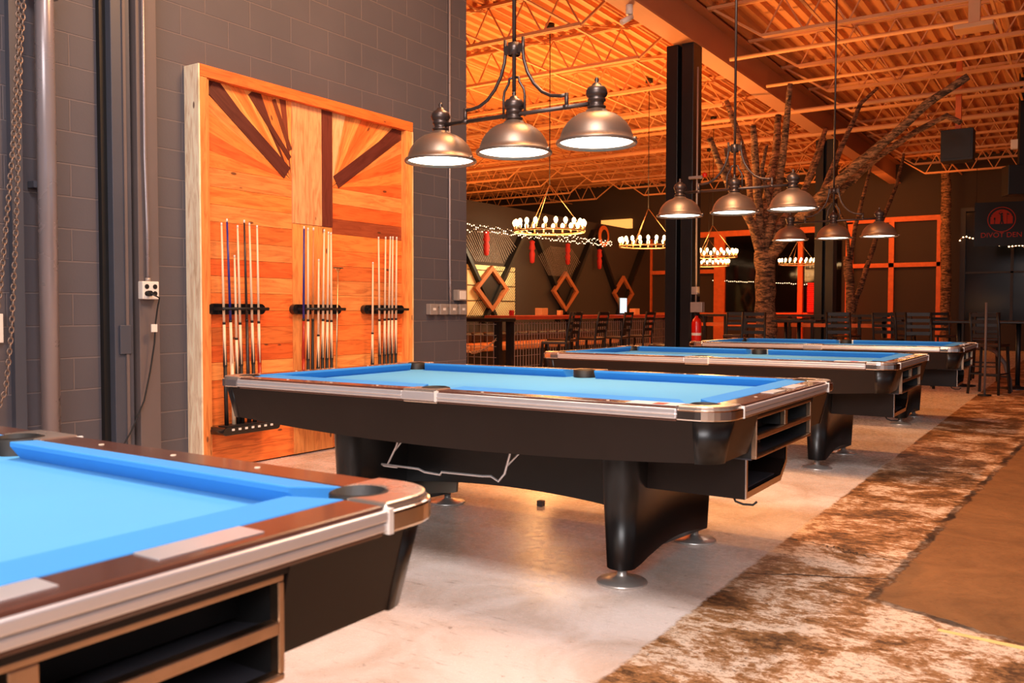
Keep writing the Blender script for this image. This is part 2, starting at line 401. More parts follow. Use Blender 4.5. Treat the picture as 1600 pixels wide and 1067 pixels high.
# ------------------------------------------------------------------ block wall details
t = thing('wall_pilaster', (-5.66, 3.66, 0), 'grey painted steel pilaster running up the block wall left of the plank panel', 'pilaster')
MB().box(0, .10, -.155, -.015, 0, 6).build('pilaster_flange', 'paint_dark', t, .004)
MB().box(.10, .112, -.075, -.055, 0, 6).build('pale_edge', 'paint_grey', t)  # raised strip in lighter grey along the flange
MB().box(0, .04, -.20, -.155, 0, 6).build('shadow_strip', 'rubber', t)  # dark strip standing in for the shadow gap beside the flange
MB().box(0, .035, -.015, .02, 0, 6).build('pilaster_groove', 'paint_dark', t)
MB().box(0, .12, .02, .18, 0, 6).build('pilaster_casing', 'paint_grey', t, .004)
MB().box(.10, .118, -.125, -.04, .92, 1.12).build('patch_plate', 'paint_dark', t, .004)
# standing pipe and chain at the far left
t = thing('standing_pipe', (-5.55, 3.05, 0), 'thick grey vertical pipe against the block wall at the left edge', 'pipe')
MB().cyl((0, 0, 0), (0, 0, 6.03), .056, n=24).build('pipe_tube', 'pipe_grey', t)
MB().lathe([(.056, 0), (.085, 0), (.085, .03), (.056, .03)], (0, 0, 3.2)).build('pipe_collar', 'pipe_grey', t)
MB().box(-.10, -.03, -.07, .07, 2.0, 2.04).build('pipe_clamp', 'paint_dark', t)
def chain(name, pts, link, wire, m, label, cat='chain'):
    pts = [Vector(p) for p in pts]; mb = MB(); L = []
    acc = 0; step = link*.78; out = []
    for a, b in zip(pts[:-1], pts[1:]):
        d = (b-a).length; s_ = acc
        while s_ < d: out.append((a.lerp(b, s_/d), (b-a).normalized())); s_ += step
        acc = s_-d
    for i, (p, d) in enumerate(out):
        u = d.cross(Vector((1, 0, 0)) if i % 2 else Vector((0.3, 1, .1)))
        if u.length < 1e-3: u = d.cross(Vector((0, 0, 1)))
        u.normalize()
        q = [p+d*(math.cos(k*PI/4)*link/2)+u*(math.sin(k*PI/4)*link*.33) for k in range(9)]
        mb.tube(q, wire, 5, caps=False)
    return tag(mb.build(name, m), label, cat)
chain('hoist_chain', [(-5.42, 2.87, 5.98), (-5.43, 2.86, 3.1), (-5.44, 2.84, 2.8), (-5.45, 2.83, 2.4), (-5.45, 2.81, 1.94), (-5.45, 2.79, 1.56), (-5.45, 2.76, 1.09), (-5.45, 2.72, .74), (-5.45, 2.66, .60),
    (-5.45, 2.62, .66), (-5.45, 2.64, .95), (-5.45, 2.70, 1.35), (-5.45, 2.75, 1.82), (-5.45, 2.79, 2.21), (-5.44, 2.83, 2.9), (-5.43, 2.84, 5.98)], .042, .0055, 'chain',
    'looped steel hoist chain hanging beside the thick grey pipe')
tag(MB().box(-5.66, -5.62, 2.70, 2.80, 1.02, 1.20).build('wall_switch', 'white', None, .004), 'small white wall switch at the left edge below the chain', 'switch')
tag(MB().box(-5.66, -5.61, 2.86, 2.93, 0, 6).build('trim_1', 'paint_dark'), 'dark vertical steel strip behind the hanging hoist chain', 'trim', kind='structure')
# conduits, outlet, switches
t = thing('outlet_box', (-5.54, 3.735, 1.30), 'pale four-socket outlet box with conduit above, on the pilaster', 'outlet')
MB().box(0, .055, -.065, .065, 0, .125).build('box_body', 'white', t, .006)
for a, b in ((-.032, .04), (.032, .04), (-.032, .088), (.032, .088)):
    MB().cyl((.055, a, b), (.058, a, b), .017, n=14).build('socket', 'rubber', t)
MB().tube([(.02, 0, .125), (.02, 0, .5), (.02, -.012, 1.0), (.02, -.012, 4.7)], .0115, 8).build('conduit', 'pipe_grey', t)
MB().cyl((.02, 0, .125), (.02, 0, .15), .018, n=10).build('conduit_connector', 'box_metal', t)
t = thing('power_cord', (-5.48, 3.74, 1.34), 'thin black power cord hanging down from the outlet box with paper tag', 'cord')
MB().cyl((-.003, -.03, 0), (.03, -.03, 0), .02, n=12).build('plug', 'rubber', t)
MB().tube([(.03, -.03, 0), (.04, .03, -.03), (.01, .035, -.10), (0, .025, -.2), (-.01, .02, -.35), (-.02, -.01, -.55), (-.02, -.06, -.75), (-.02, -.16, -.95), (-.02, -.26, -1.10), (-.02, -.28, -1.34)], .0055, 8).build('cable', 'rubber', t)
MB().box(-.004, .004, -.01, .035, -.27, -.215).build('cord_tag', 'white', t)
t = thing('switch_row', (-5.66, 7.0, 1.18), 'row of four galvanised switch boxes joined on the block wall by the corner', 'switch box')
for i in range(4):
    b = MB().box(0, .06, i*.168, i*.168+.125, 0, .112).build('switch_box', 'box_metal', t, .006)
    MB().box(.06, .066, i*.168+.045, i*.168+.06, .045, .07).box(.06, .066, i*.168+.07, i*.168+.085, .045, .07).build('toggle', 'white', b)
    if i < 3: MB().cyl((.03, i*.168+.125, .09), (.03, i*.168+.168, .09), .012, n=8).build('box_nipple', 'box_metal', t)
t = thing('junction_box', (-5.66, 7.46, 1.33), 'square galvanised junction box above the row of switch boxes', 'junction box')
MB().box(0, .07, 0, .15, 0, .115).build('box_body', 'box_metal', t, .006)
MB().box(.07, .078, .02, .13, .012, .103).build('box_cover', 'white', t, .003)
tag(MB().tube([(-5.635, 7.375, 1.295), (-5.635, 7.375, 1.5), (-5.635, 7.37, 1.7), (-5.635, 7.37, 6.0)], .0125, 8).build('wall_conduit', 'pipe_grey'),
    'thin vertical conduit near the free end of the block wall', 'conduit')

# ------------------------------------------------------------------ plank panel
class PB(MB):
    """planks lying in the YZ plane at height x, each with its own UV grain and colour"""
    def plank(s, poly, x0, x1, ang, col):
        k = len(poly); b = len(s.f); off = (random.random()*20, random.random()*20)
        cx = sum(p[0] for p in poly)/k; cz = sum(p[1] for p in poly)/k
        poly = [(cx+(p[0]-cx)*(1-.0012/max(.03, abs(p[0]-cx)+.001) if abs(p[0]-cx) > .02 else 1), cz+(p[1]-cz)*(1-.0012/max(.03, abs(p[1]-cz)))) for p in poly]
        s.add([(x1, y, z) for y, z in poly]+[(x0, y, z) for y, z in poly],
              [tuple(range(k)), tuple(reversed(range(k, 2*k)))]+[(i, k+i, k+(i+1) % k, (i+1) % k) for i in range(k)])
        ca, sa = math.cos(ang), math.sin(ang)
        for fi in range(b, len(s.f)):
            s.uv[fi] = [(off[0]+s.v[i][1]*ca+s.v[i][2]*sa, off[1]-s.v[i][1]*sa+s.v[i][2]*ca+s.v[i][0]) for i in s.f[fi]]
            s.col[fi] = col
    def rect(s, y0, y1, z0, z1, x0, x1, col, vert=False):
        s.plank([(y0, z0), (y1, z0), (y1, z1), (y0, z1)], x0, x1, PI/2 if vert else 0, col)
    def build(s, name, m, parent=None, bevel=0, label=None):
        o = super().build(name, m, parent, bevel, label); me = o.data
        me.uv_layers.new(name='UVMap'); me.color_attributes.new('plank', 'FLOAT_COLOR', 'CORNER')
        ul = me.uv_layers['UVMap']; cl = me.color_attributes['plank']
        li = 0
        for fi, f in enumerate(s.f):
            for q in range(len(f)):
                ul.data[li].uv = s.uv[fi][q]; cl.data[li].color = s.col[fi]; li += 1
        return o
def wood(k='mid'):
    base = {'mid': (248, 134, 62), 'lite': (252, 160, 86), 'dark': (108, 48, 34), 'red': (240, 114, 50), 'pale': (250, 196, 140)}[k]
    v = random.uniform(.88, 1.08)
    return lin(*[min(252, c*v) for c in base])
panel = thing('plank_panel', (-5.66, 0, 0), 'tall cedar plank wall panel with sunburst of dark boards in a timber frame', 'wall panel')
pb = PB()
Y0, Y1, Z1 = 4.165, 6.60, 3.04
yl, yr = 4.255, 6.50            # inside of the posts
fy0, fy1 = 5.105, 5.565         # central column
zf = 2.30                       # foot of the sunburst
ztop = 2.955
z = .012
hts = []
while z < zf-.02:
    h = min(.138*random.uniform(.93, 1.07), zf-z); hts.append((z, z+h)); z += h
for (a, b) in hts:
    pb.rect(yl, fy0, a, b, .08, .105, wood(random.choice(['mid', 'mid', 'red', 'lite'])))
for (a, b) in hts:
    pb.rect(fy1, yr, a, b+.02*0, .08, .105, (lin(160, 78, 44) if 1.80 < a < 1.90 else wood(random.choice(['mid', 'mid', 'red', 'lite']))))
# lower centre boards, upper centre boards
pb.rect(fy0, fy0+.23, .012, 1.95, .08, .11, wood('lite'), True); pb.rect(fy0+.23, fy1, .012, 1.95, .08, .11, wood('lite'), True)
pb.rect(fy0, fy0+.335, 1.95, ztop, .08, .115, lin(240, 168, 116), True)
pb.rect(fy0+.335, fy1, 1.95, ztop, .08, .118, lin(112, 52, 38), True)
def fan(fx, fz, xe, zt, side, angs, cols):
    """wedges between angles, from the focus to the rectangle edge"""
    def hit(a):
        dx, dz = math.cos(a)*side, math.sin(a)
        tx = (xe-fx)/dx if dx*side > 1e-6 else 1e9; tz = (zt-fz)/dz if dz > 1e-6 else 1e9
        tt = min(tx, tz); return (fx+dx*tt, fz+dz*tt), tx < tz
    for a0, a1, c in zip(angs[:-1], angs[1:], cols):
        p0, e0 = hit(a0); p1, e1 = hit(a1)
        # parallel-sided feel: start points slide along the focus edge
        poly = [(fx, fz), p0]+([(xe, zt)] if e0 != e1 else [])+[p1]
        if side < 0: poly = poly[::-1]
        am = (a0+a1)/2
        pb.plank(poly, .08, .105, math.atan2(math.sin(am), math.cos(am)*side), c)
d2r = math.radians
cor = math.degrees(math.atan2(ztop-zf, fy0-yl))
fan(fy0, zf, yl, ztop, -1, [d2r(a) for a in (0, 9, 18, 27, cor-4, cor+5, 46, 53, 58, 64, 73, 79, 85, 90)],
    [wood('mid'), wood('red'), wood('mid'), wood('lite'), lin(96, 42, 32), wood('lite'), wood('mid'), wood('lite'), lin(100, 46, 32), wood('mid'), wood('lite'), lin(130, 62, 40), wood('lite')])
cor = math.degrees(math.atan2(ztop-zf, yr-fy1))
fan(fy1, zf, yr, ztop, 1, [d2r(a) for a in (0, 8, 16, 25, cor-4, cor+4, 45, 53, 60, 67, 75, 90)],
    [wood('red'), wood('mid'), wood('red'), wood('lite'), lin(104, 46, 34), wood('lite'), wood('mid'), wood('red'), wood('lite'), wood('lite'), wood('pale')])
pb.build('plank_field', 'cedar', panel)
# long dark diagonal boards with parallel sides over the fan
pb = None
def strip(a, b, w, c, x=.112):
    a = Vector((a[0], a[1])); b = Vector((b[0], b[1])); d = (b-a).normalized(); n = Vector((-d.y, d.x))*w/2
    pb = PB(); pb.plank([tuple(a-n), tuple(b-n), tuple(b+n), tuple(a+n)], .08, x, math.atan2(d.y, d.x), c)
    pb.build('dark_diagonal_board', 'cedar', panel)
strip((yl+.045, ztop-.045), (fy0-.05, zf+.055), .115, lin(92, 42, 32))
strip((yr-.05, ztop-.045), (fy1+.05, zf+.05), .115, lin(98, 44, 34))
strip((yl+.42, ztop-.02), (fy0-.02, zf+.18), .045, lin(96, 44, 30), .110)
strip((yl+.66, ztop-.02), (fy0-.012, zf+.25), .040, lin(120, 60, 38), .110)
pb = PB(); pb.rect(Y0, yl-.025, .0, Z1-.09, 0, .165, wood('lite'), True); pb.rect(yl-.025, yl, .0, Z1-.09, 0, .15, wood('lite'), True); pb.build('frame_post', 'cedar', panel)
pb = PB(); pb.rect(Y0-.012, Y0, .0, Z1, 0, .165, lin(255, 240, 212), True); pb.build('side_board', 'cedar', panel, label='pale yellow side board')
pb = PB(); pb.rect(yr, Y1-.012, .0, Z1-.09, 0, .165, wood('lite'), True); pb.rect(Y1-.012, Y1, 0, Z1-.09, 0, .17, lin(255, 216, 160), True); pb.build('frame_post', 'cedar', panel)
pb = PB(); pb.rect(Y0, Y1, Z1-.09, Z1, 0, .168, lin(238, 120, 52)); pb.build('top_board', 'cedar', panel)

# cue racks
def rack(y0, y1, label):
    t = thing('cue_rack', (-5.555, (y0+y1)/2, 0), label, 'cue rack', 'black wall cue racks on the plank panel')
    h = (y1-y0)/2
    def bar(name, z, dep, hh):
        n = 10; poly = [(h-hh+hh*math.cos(a), hh*math.sin(a)) for a in [-PI/2+PI*i/n for i in range(n+1)]]+[(-h+hh-hh*math.cos(a), -hh*math.sin(a)) for a in [-PI/2+PI*i/n for i in range(n+1)]]
        vs = [(0, y, z+q) for y, q in poly]+[(dep, y, z+q) for y, q in poly]; k = len(poly)
        return MB().add(vs, [tuple(reversed(range(k))), tuple(range(k, 2*k))]+[(i, (i+1) % k, k+(i+1) % k, k+i) for i in range(k)]).build(name, 'black_gloss', t, .004)
    b = bar('upper_holder', 1.232, .05, .042)
    n = 8
    for i in range(n):
        yy = -h+.06+(2*h-.12)*i/(n-1)
        MB().box(.05, .15, yy-.008, yy+.008, 1.222, 1.246).build('holder_prong', 'rubber', b)
    MB().tube([(.145, -h+.05, 1.236), (.145, h-.05, 1.236)], .009, 8).build('holder_bar', 'rubber', b)
    c = bar('lower_tray', .315, .21, .030)
    MB().box(.09, .20, -h+.05, h-.05, .345, .352).build('tray_pad', 'rubber', c)
    for i in range(n-1):
        yy = -h+.09+(2*h-.18)*i/(n-2)
        MB().box(.198, .214, yy-.012, yy+.012, .318, .334).build('tray_label', 'white', c)
    return t
rack(4.225, 4.775, 'left black cue rack on the plank panel, nearest the pale post')
rack(5.065, 5.63, 'middle black cue rack, over the pale centre boards of the panel')
rack(5.92, 6.48, 'right black cue rack on the plank panel, nearest the block wall corner')
def cue(c, kind, label, rackname, ring=True):
    yt, zt, yb = c
    a = Vector((-5.435, yb, .352)); b = Vector((-5.435, yt, zt)); L = b-a
    t = thing('pool_cue', tuple(a), label, 'cue', rackname)
    if kind == 'bridge':
        t['category'] = 'bridge stick'
        MB().tube([(0, 0, 0), tuple(L)], [.008, .006], 8).build('stick', 'brass', t)
        e = L; MB().box(e.x-.004, e.x+.004, e.y-.06, e.y+.06, e.z-.004, e.z+.006).tube([(e.x, e.y-.03, e.z), (e.x, e.y-.012, e.z-.03), (e.x, e.y+.012, e.z-.03), (e.x, e.y+.03, e.z)], .004, 6).build('bridge_head', 'brass', t)
        return
    sh = {'w': 'w_cue', 'b': 'b_cue', 'k': 'k_cue', 'wr': 'w_cue', 'br': 'b_cue', 'n': 'n_cue'}[kind]
    P_ = lambda f: tuple(L*f)
    butt = {'w': 'rubber', 'b': 'w_cue', 'k': 'k_cue', 'wr': 'r_butt', 'br': 'r_butt', 'n': 'rubber'}[kind]
    MB().tube([P_(.51), P_(.985)], [.0105, .0070], 10).build('shaft', sh, t)
    MB().tube([P_(.985), P_(1)], [.0072, .0068], 10).build('tip', 'white', t)
    if kind in ('k', 'n'):
        MB().tube([P_(0), P_(.51)], [.0165, .0108], 10).build('butt', butt if kind == 'k' else 'rubber', t)
    else:
        MB().tube([P_(.30), P_(.50)], [.0135, .011], 10).build('forearm', 'w_cue' if kind != 'br' else 'r_butt', t)
        MB().tube([P_(0), P_(.30)], [.0165, .0137], 10).build('butt', butt, t)
        m = MB()
        for k in range(4):
            an = k*PI/2+.4; o1 = Vector((math.cos(an), math.sin(an), 0))*.0128
            q0 = L*.29; q1 = L*.43; s_ = Vector((-math.sin(an), math.cos(an), 0))*.008
            m.add([q0+o1*1.08+s_, q0+o1*1.08-s_, q1+o1*.96], [(0, 1, 2)])
        m.build('butt_points', butt, t)
    if ring: MB().tube([P_(.50), P_(.512)], .0118, 10).build('joint_ring', 'rubber', t)
LC = [(4.299, 1.88, 4.328), (4.349, 1.913, 4.397), (4.416, 1.643, 4.438), (4.447, 1.873, 4.478), (4.511, 1.919, 4.542), (4.56, 1.901, 4.597), (4.635, 1.888, 4.653)]
LK = ['w', 'b', 'w', 'w', 'k', 'w', 'wr']
LL = ['pale cue at the far left of the left rack', 'cue with blue shaft and pale butt in the left rack', 'short pale cue in the left rack, lower than its neighbours',
      'pale cue between the short cue and the dark cue in the left rack', 'dark patterned cue in the left rack', 'pale cue just right of the dark patterned cue in the left rack', 'pale cue with a red butt, last on the right of the left rack']
for c, k, l in zip(LC, LK, LL): cue(c, k, l, 'cues standing in the left rack')
MC = [(5.126, 1.92, 5.103), (5.17, 1.91, 5.158), (5.232, 1.917, 5.203), (5.29, 1.656, 5.269), (5.356, 1.911, 5.313), (5.406, 1.896, 5.367), (5.435, 1.893, 5.432), (5.516, 1.59, 5.478)]
MK = ['br', 'w', 'n', 'w', 'w', 'w', 'w', 'bridge']
ML = ['blue cue with a red butt, first in the middle rack', 'pale cue right beside the blue and red cue in the middle rack', 'tan cue with an all-black butt in the middle rack', 'short pale cue in the middle rack',
      'tall pale cue just right of the short cue in the middle rack', 'pale cue second from the right among full-length cues of the middle rack', 'pale full-length cue next to the bridge stick in the middle rack', 'thin bridge stick with metal cross head at the right of the middle rack']
for c, k, l in zip(MC, MK, ML): cue(c, k, l, 'cues standing in the middle rack')
RC = [(5.961, 1.663, 5.941), (6.038, 1.897, 6.051), (6.135, 1.904, 6.101), (6.200, 1.912, 6.148), (6.235, 1.914, 6.208), (6.289, 1.914, 6.262)]
RL = ['short pale cue, first in the right rack', 'pale cue just right of the short cue in the right rack', 'third pale cue from the left in the right rack, leaning slightly', 'pale cue in the right rack leaning towards the pair beside it',
      'pale cue in the right rack, second from the corner side', 'last pale cue of the right rack, closest to the block wall corner']
for c, l in zip(RC, RL): cue(c, 'w', l, 'cues standing in the right rack', True)

# ------------------------------------------------------------------ pool table
HX, HY = 1.45, .85
def pool_table(loc, label):
    T_ = thing('pool_table', loc, label, 'pool table', 'blue cloth pool tables in a row')
    CL = .19
    MB().box(-HX+.12, HX-.12, -HY+.12, HY-.12, .795, .818).build('bed_cloth', 'cloth', T_)
    def cushion(p0, p1, n0, n1):
        # p outer line points, n nose line points (x,y)
        q = [(p0, .800), (p1, .800), (p1, .858), (p0, .858)]
        i = [Vector((*n0, 0)), Vector((*n1, 0))]; o = [Vector((*p0, 0)), Vector((*p1, 0))]
        V = []
        for a, b in zip(o, i):
            V += [(a.x, a.y, .80), (a.x, a.y, .860), (b.x, b.y, .868), (b.x, b.y, .855), (b.x+(a.x-b.x)*.35, b.y+(a.y-b.y)*.35, .818)]
        fs = [(0, 1, 2, 3, 4), (9, 8, 7, 6, 5)]+[(i_, 5+i_, 5+(i_+1) % 5, (i_+1) % 5) for i_ in range(5)]
        m = MB().add(V, fs)
        ob = m.build('cushion', 'cushion', T_, .003)
        return ob
    yo, yn = HY-.108, HY-.195; xo, xn = HX-.108, HX-.195
    for sx in (-1, 1):
        for sy in (-1, 1):
            cushion((sx*.085, sy*yo), (sx*(HX-CL), sy*yo), (sx*.105, sy*yn), (sx*(HX-CL-.068), sy*yn))
        cushion((sx*xo, -(HY-CL)), (sx*xo, HY-CL), (sx*xn, -(HY-CL-.068)), (sx*xn, HY-CL-.068))
    # rails with sights
    for sx in (-1, 1):
        for sy in (-1, 1):
            x0, x1 = sorted((sx*.1, sx*(HX-CL))); y0, y1 = sorted((sy*(HY-.108), sy*(HY-.004)))
            r = MB().box(x0, x1, y0, y1, .80, .860).build('rail', 'rail_wood', T_, .008)
            for k in (1, 2, 3):
                x = sx*.3125*k; MB().cyl((x, sy*(HY-.058), .859), (x, sy*(HY-.058), .8615), .007, n=12).build('sight', 'pearl', r)
            y2, y3 = sorted((sy*(HY-.004), sy*(HY+.010)))
            MB().box(x0, x1, y2, y3, .812, .852).box(x0, x1, min(y2, y3-.018) if sy > 0 else y2-.003, y3 if sy > 0 else y3, .826, .836).build('rail_trim', 'alu', T_, .005)
        y0, y1 = -(HY-CL), HY-CL; x0, x1 = sorted((sx*(HX-.108), sx*(HX-.004)))
        r = MB().box(x0, x1, y0, y1, .80, .860).build('rail', 'rail_wood', T_, .008)
        for k in (-1, 0, 1):
            y = .3125*k; MB().cyl((sx*(HX-.058), y, .859), (sx*(HX-.058), y, .8615), .007, n=12).build('sight', 'pearl', r)
        if sx > 0:
            MB().box(HX-.098, HX-.035, .205, .40, .859, .8625).build('name_plate', 'alu', r, .001)
            MB().box(HX-.098, HX-.040, -.12, .06, .859, .8625).build('name_plate', 'alu', r, .001)
        x2, x3 = sorted((sx*(HX-.004), sx*(HX+.010)))
        MB().box(x2, x3, y0, y1, .832, .853).box(x2, x3-.003*sx, y0, y1, .813, .830).build('rail_trim', 'alu', T_, .004)
        for sy in (-1, 1):
            a = sy*(HY-CL); MB().box(x2, x3+(.002 if sx > 0 else 0), a-.006, a+.006, .808, .856).build('trim_cap', 'white', T_)
    # castings
    def casting(sx, sy):
        pts = [(HX-CL, HY)]
        R_ = .115
        for i in range(9):
            a = PI/2-PI/2*i/8; pts.append((HX-R_+R_*math.cos(a), HY-R_+R_*math.sin(a)))
        pts.append((HX, HY-CL)); pts.append((HX-.108, HY-CL))
        pc = (HX-.128, HY-.128)
        for i in range(9):
            a = -PI/4+PI*i/8; pts.append((pc[0]+.058*math.cos(a), pc[1]+.058*math.sin(a)))
        pts.append((HX-CL, HY-.108))
        poly = [(sx*x, sy*y) for x, y in pts]
        if sx*sy > 0: poly = poly[::-1]
        c = MB().prism(poly, .826, .864).build('corner_casting', 'casting', T_, .007)
        # outer lip
        o1 = [(HX-CL, HY+.010)]+[(HX-R_+(R_+.010)*math.cos(PI/2-PI/2*i/8), HY-R_+(R_+.010)*math.sin(PI/2-PI/2*i/8)) for i in range(9)]+[(HX+.010, HY-CL)]
        o2 = [(x-.03 if j > 5 else x, y-.03 if j <= 5 else y) for j, (x, y) in enumerate(o1)]
        o2 = [(HX-CL, HY-.02)]+[(HX-R_+(R_-.02)*math.cos(PI/2-PI/2*i/8), HY-R_+(R_-.02)*math.sin(PI/2-PI/2*i/8)) for i in range(9)]+[(HX-.02, HY-CL)]
        poly = [(sx*x, sy*y) for x, y in o1+o2[::-1]]
        if sx*sy > 0: poly = poly[::-1]
        MB().prism(poly, .808, .850).build('casting_lip', 'chrome', c, .006)
        px, py = sx*pc[0], sy*pc[1]
        MB().lathe([(.05, .70), (.060, .70), (.060, .860), (.052, .864), (.048, .83), (.0005, .822)], (px, py, 0), 24).build('pocket_liner', 'rubber', T_)
        # tapered corner cap of the apron
        tp = [(HX-.13+.125*math.cos(a), HY-.13+.125*math.sin(a)) for a in [PI/2*i/8 for i in range(9)]]
        bt = [(HX-.135+.09*math.cos(a), HY-.135+.09*math.sin(a)) for a in [PI/2*i/8 for i in range(9)]]
        ti = [(HX-.15+.10*math.cos(a)*.6, HY-.15+.10*math.sin(a)*.6) for a in [PI/2*i/8 for i in range(9)]]
        vs = [(sx*x, sy*y, .81) for x, y in tp]+[(sx*x, sy*y, .637) for x, y in bt]+[(sx*x, sy*y, .637) for x, y in ti]+[(sx*x, sy*y, .81) for x, y in ti]
        fs = []
        for r0 in range(4):
            for i in range(8): fs.append((r0*9+i, r0*9+i+1, ((r0+1) % 4)*9+i+1, ((r0+1) % 4)*9+i))
        fs += [(0, 9, 18, 27), (8, 35, 26, 17)]
        if sx*sy > 0: fs = [tuple(reversed(f)) for f in fs]
        MB().add(vs, fs, True).build('corner_cap', 'leg_black', T_)
    for sx in (-1, 1):
        for sy in (-1, 1): casting(sx, sy)
    for sy in (-1, 1):
        pts = [(.1, HY), (.1, HY-.108)]+[(.066*math.cos(a), HY-.112+.062*math.sin(a)) for a in [PI*i/8 for i in range(9)]]+[(-.1, HY-.108), (-.1, HY)]
        poly = [(x, sy*y) for x, y in pts]
        if sy < 0: poly = poly[::-1]
        c = MB().prism(poly, .80, .8635).build('side_casting', 'casting', T_, .004)
        MB().box(-.1, .1, sy*(HY+.004)-.008, sy*(HY+.004)+.008, .812, .852).build('casting_lip', 'alu', c, .004)
        MB().box(.094, .106, sy*(HY+.003)-.010, sy*(HY+.003)+.010, .810, .858).build('trim_cap', 'white', T_)
        MB().lathe([(.056, .70), (.068, .70), (.068, .862), (.054, .866), (.05, .83), (.0005, .826)], (0, sy*(HY-.118), 0), 24).build('pocket_liner', 'rubber', T_)
    # sticker on the front rail and its red mark
    st = MB().box(1.04, 1.255, -HY+.010, -HY+.100, .8605, .8625).build('rail_sticker', 'white', T_)
    MB().box(1.15, 1.20, -HY+.012, -HY+.075, .8625, .8630).build('sticker_mark', 'red_print', st)
    # long aprons with a belly
    def apron(sy):
        m = MB(); n = 16; vs = []
        for i in range(n+1):
            x = -(HX-.13)+2*(HX-.13)*i/n; u = x/(HX-.13); zb = .640-.046*(1-u*u)
            vs += [(x, sy*(HY-.006), .812), (x, sy*(HY-.048), zb), (x, sy*(HY-.08), zb), (x, sy*(HY-.04), .812)]
        fs = [(i*4+j, i*4+(j+1) % 4, (i+1)*4+(j+1) % 4, (i+1)*4+j) for i in range(n) for j in range(4)]+[(0, 3, 2, 1), (n*4, n*4+1, n*4+2, n*4+3)]
        if sy > 0: fs = [tuple(reversed(f)) for f in fs]
        m.add(vs, fs).build('apron', 'black_laminate', T_)
    apron(-1); apron(1)
    MB().hexa([(-HX+.048, -HY+.13, .64), (-HX+.08, -HY+.13, .64), (-HX+.08, HY-.13, .64), (-HX+.048, HY-.13, .64), (-HX+.006, -HY+.13, .812), (-HX+.04, -HY+.13, .812), (-HX+.04, HY-.13, .812), (-HX+.006, HY-.13, .812)]).build('apron', 'black_laminate', T_)
    m = MB()
    for a, b in ((-HY+.13, -.43), (.43, HY-.13)):
        m.hexa([(HX-.08, a, .64), (HX-.048, a, .64), (HX-.048, b, .64), (HX-.08, b, .64), (HX-.04, a, .812), (HX-.006, a, .812), (HX-.006, b, .812), (HX-.04, b, .812)])
    m.box(HX-.05, HX-.012, -.43, .43, .790, .812)
    m.build('apron', 'black_laminate', T_)
    MB().box(-HX+.12, HX-.12, -HY+.12, HY-.12, .70, .79).build('slate_frame', 'black', T_)
    MB().box(-1.0, .95, -HY+.2, HY-.2, .60, .70).build('under_frame', 'black', T_)
    # ball return
    R = bpy.data.objects.new('ball_return', None); COL.objects.link(R); R.parent = T_
    xf = HX-.028; yb = .425
    def ring(name, x, y0, y1, z0, z1, w, m_, dx=.012):
        return MB().box(x-dx, x+dx, y0, y1, z1-w, z1).box(x-dx, x+dx, y0, y1, z0, z0+w).box(x-dx, x+dx, y0, y0+w, z0+w, z1-w).box(x-dx, x+dx, y1-w, y1, z0+w, z1-w).build(name, m_, R, .003)
    ring('return_frame', xf, -yb, yb, .612, .790, .012, 'brassy')
    MB().box(xf-.012, xf+.012, -yb+.012, yb-.012, .690, .712).build('frame_bar', 'brassy', R, .003)
    MB().box(xf-.012, xf+.012, -.02, .02, .712, .778).build('frame_divider', 'brassy', R, .003)
    m = MB(); x0 = xf-.24
    m.box(x0, x0+.008, -yb, yb, .612, .785)
    m.box(x0, xf-.01, -yb, -yb+.008, .612, .785); m.box(x0, xf-.01, yb-.008, yb, .612, .785)
    m.box(x0, xf-.01, -.012, .012, .712, .78)
    m.build('return_liner', 'rubber', R)
    MB().hexa([(x0, -yb, .66), (xf-.01, -yb, .69), (xf-.01, yb, .69), (x0, yb, .66), (x0, -yb, .668), (xf-.01, -yb, .702), (xf-.01, yb, .702), (x0, yb, .668)]).build('return_shelf', 'grey_plastic', R)
    MB().box(x0, xf-.01, -yb, yb, .606, .616).build('return_shelf', 'grey_plastic', R)
    MB().box(x0+.05, x0+.13, -.012, .012, .62, .66).build('return_knob', 'brassy', R)
    # lower ball box
    y0, y1 = -.36, .24; xl = HX-.085
    poly = [(y0, .612), (y0, .425), (y1-.10, .425), (y1, .50), (y1, .612)]
    def loop(x, ins):
        return [(x, y0+ins, .612-ins*.3), (x, y0+ins, .425+ins*1.7), (x, y1-.10-ins*.4, .425+ins*1.7), (x, y1-ins, .50+ins*1.0), (x, y1-ins, .612-ins*.3)]
    A, B, C_ = loop(xl, 0), loop(xl, .018), loop(xl-.22, .018); D_ = loop(xl-.55, 0)
    vs = A+B+C_+D_
    fs = [(i, (i+1) % 5, 5+(i+1) % 5, 5+i) for i in range(5)]+[(5+i, 5+(i+1) % 5, 10+(i+1) % 5, 10+i) for i in range(5)]+[(10, 11, 12, 13, 14)]
    fs2 = [(15+i, 15+(i+1) % 5, (i+1) % 5, i) for i in range(5)]+[(19, 18, 17, 16, 15)]
    MB().add(vs, fs2+fs).build('ball_box', 'black_laminate', R)
    B2 = loop(xl+.006, .018); A2 = loop(xl+.006, .002); A3 = loop(xl-.002, .002); B3 = loop(xl-.002, .018)
    MB().add(A2+B2+B3+A3, [(i, (i+1) % 5, 5+(i+1) % 5, 5+i) for i in range(5)]+[(5+i, 5+(i+1) % 5, 10+(i+1) % 5, 10+i) for i in range(5)]+[(15+i, 15+(i+1) % 5, (i+1) % 5, i) for i in range(5)]).build('ball_box_frame', 'chrome', R)
    MB().box(xl-.20, xl-.02, y0+.03, y1-.12, .457, .463).build('return_shelf', 'grey_plastic', R)
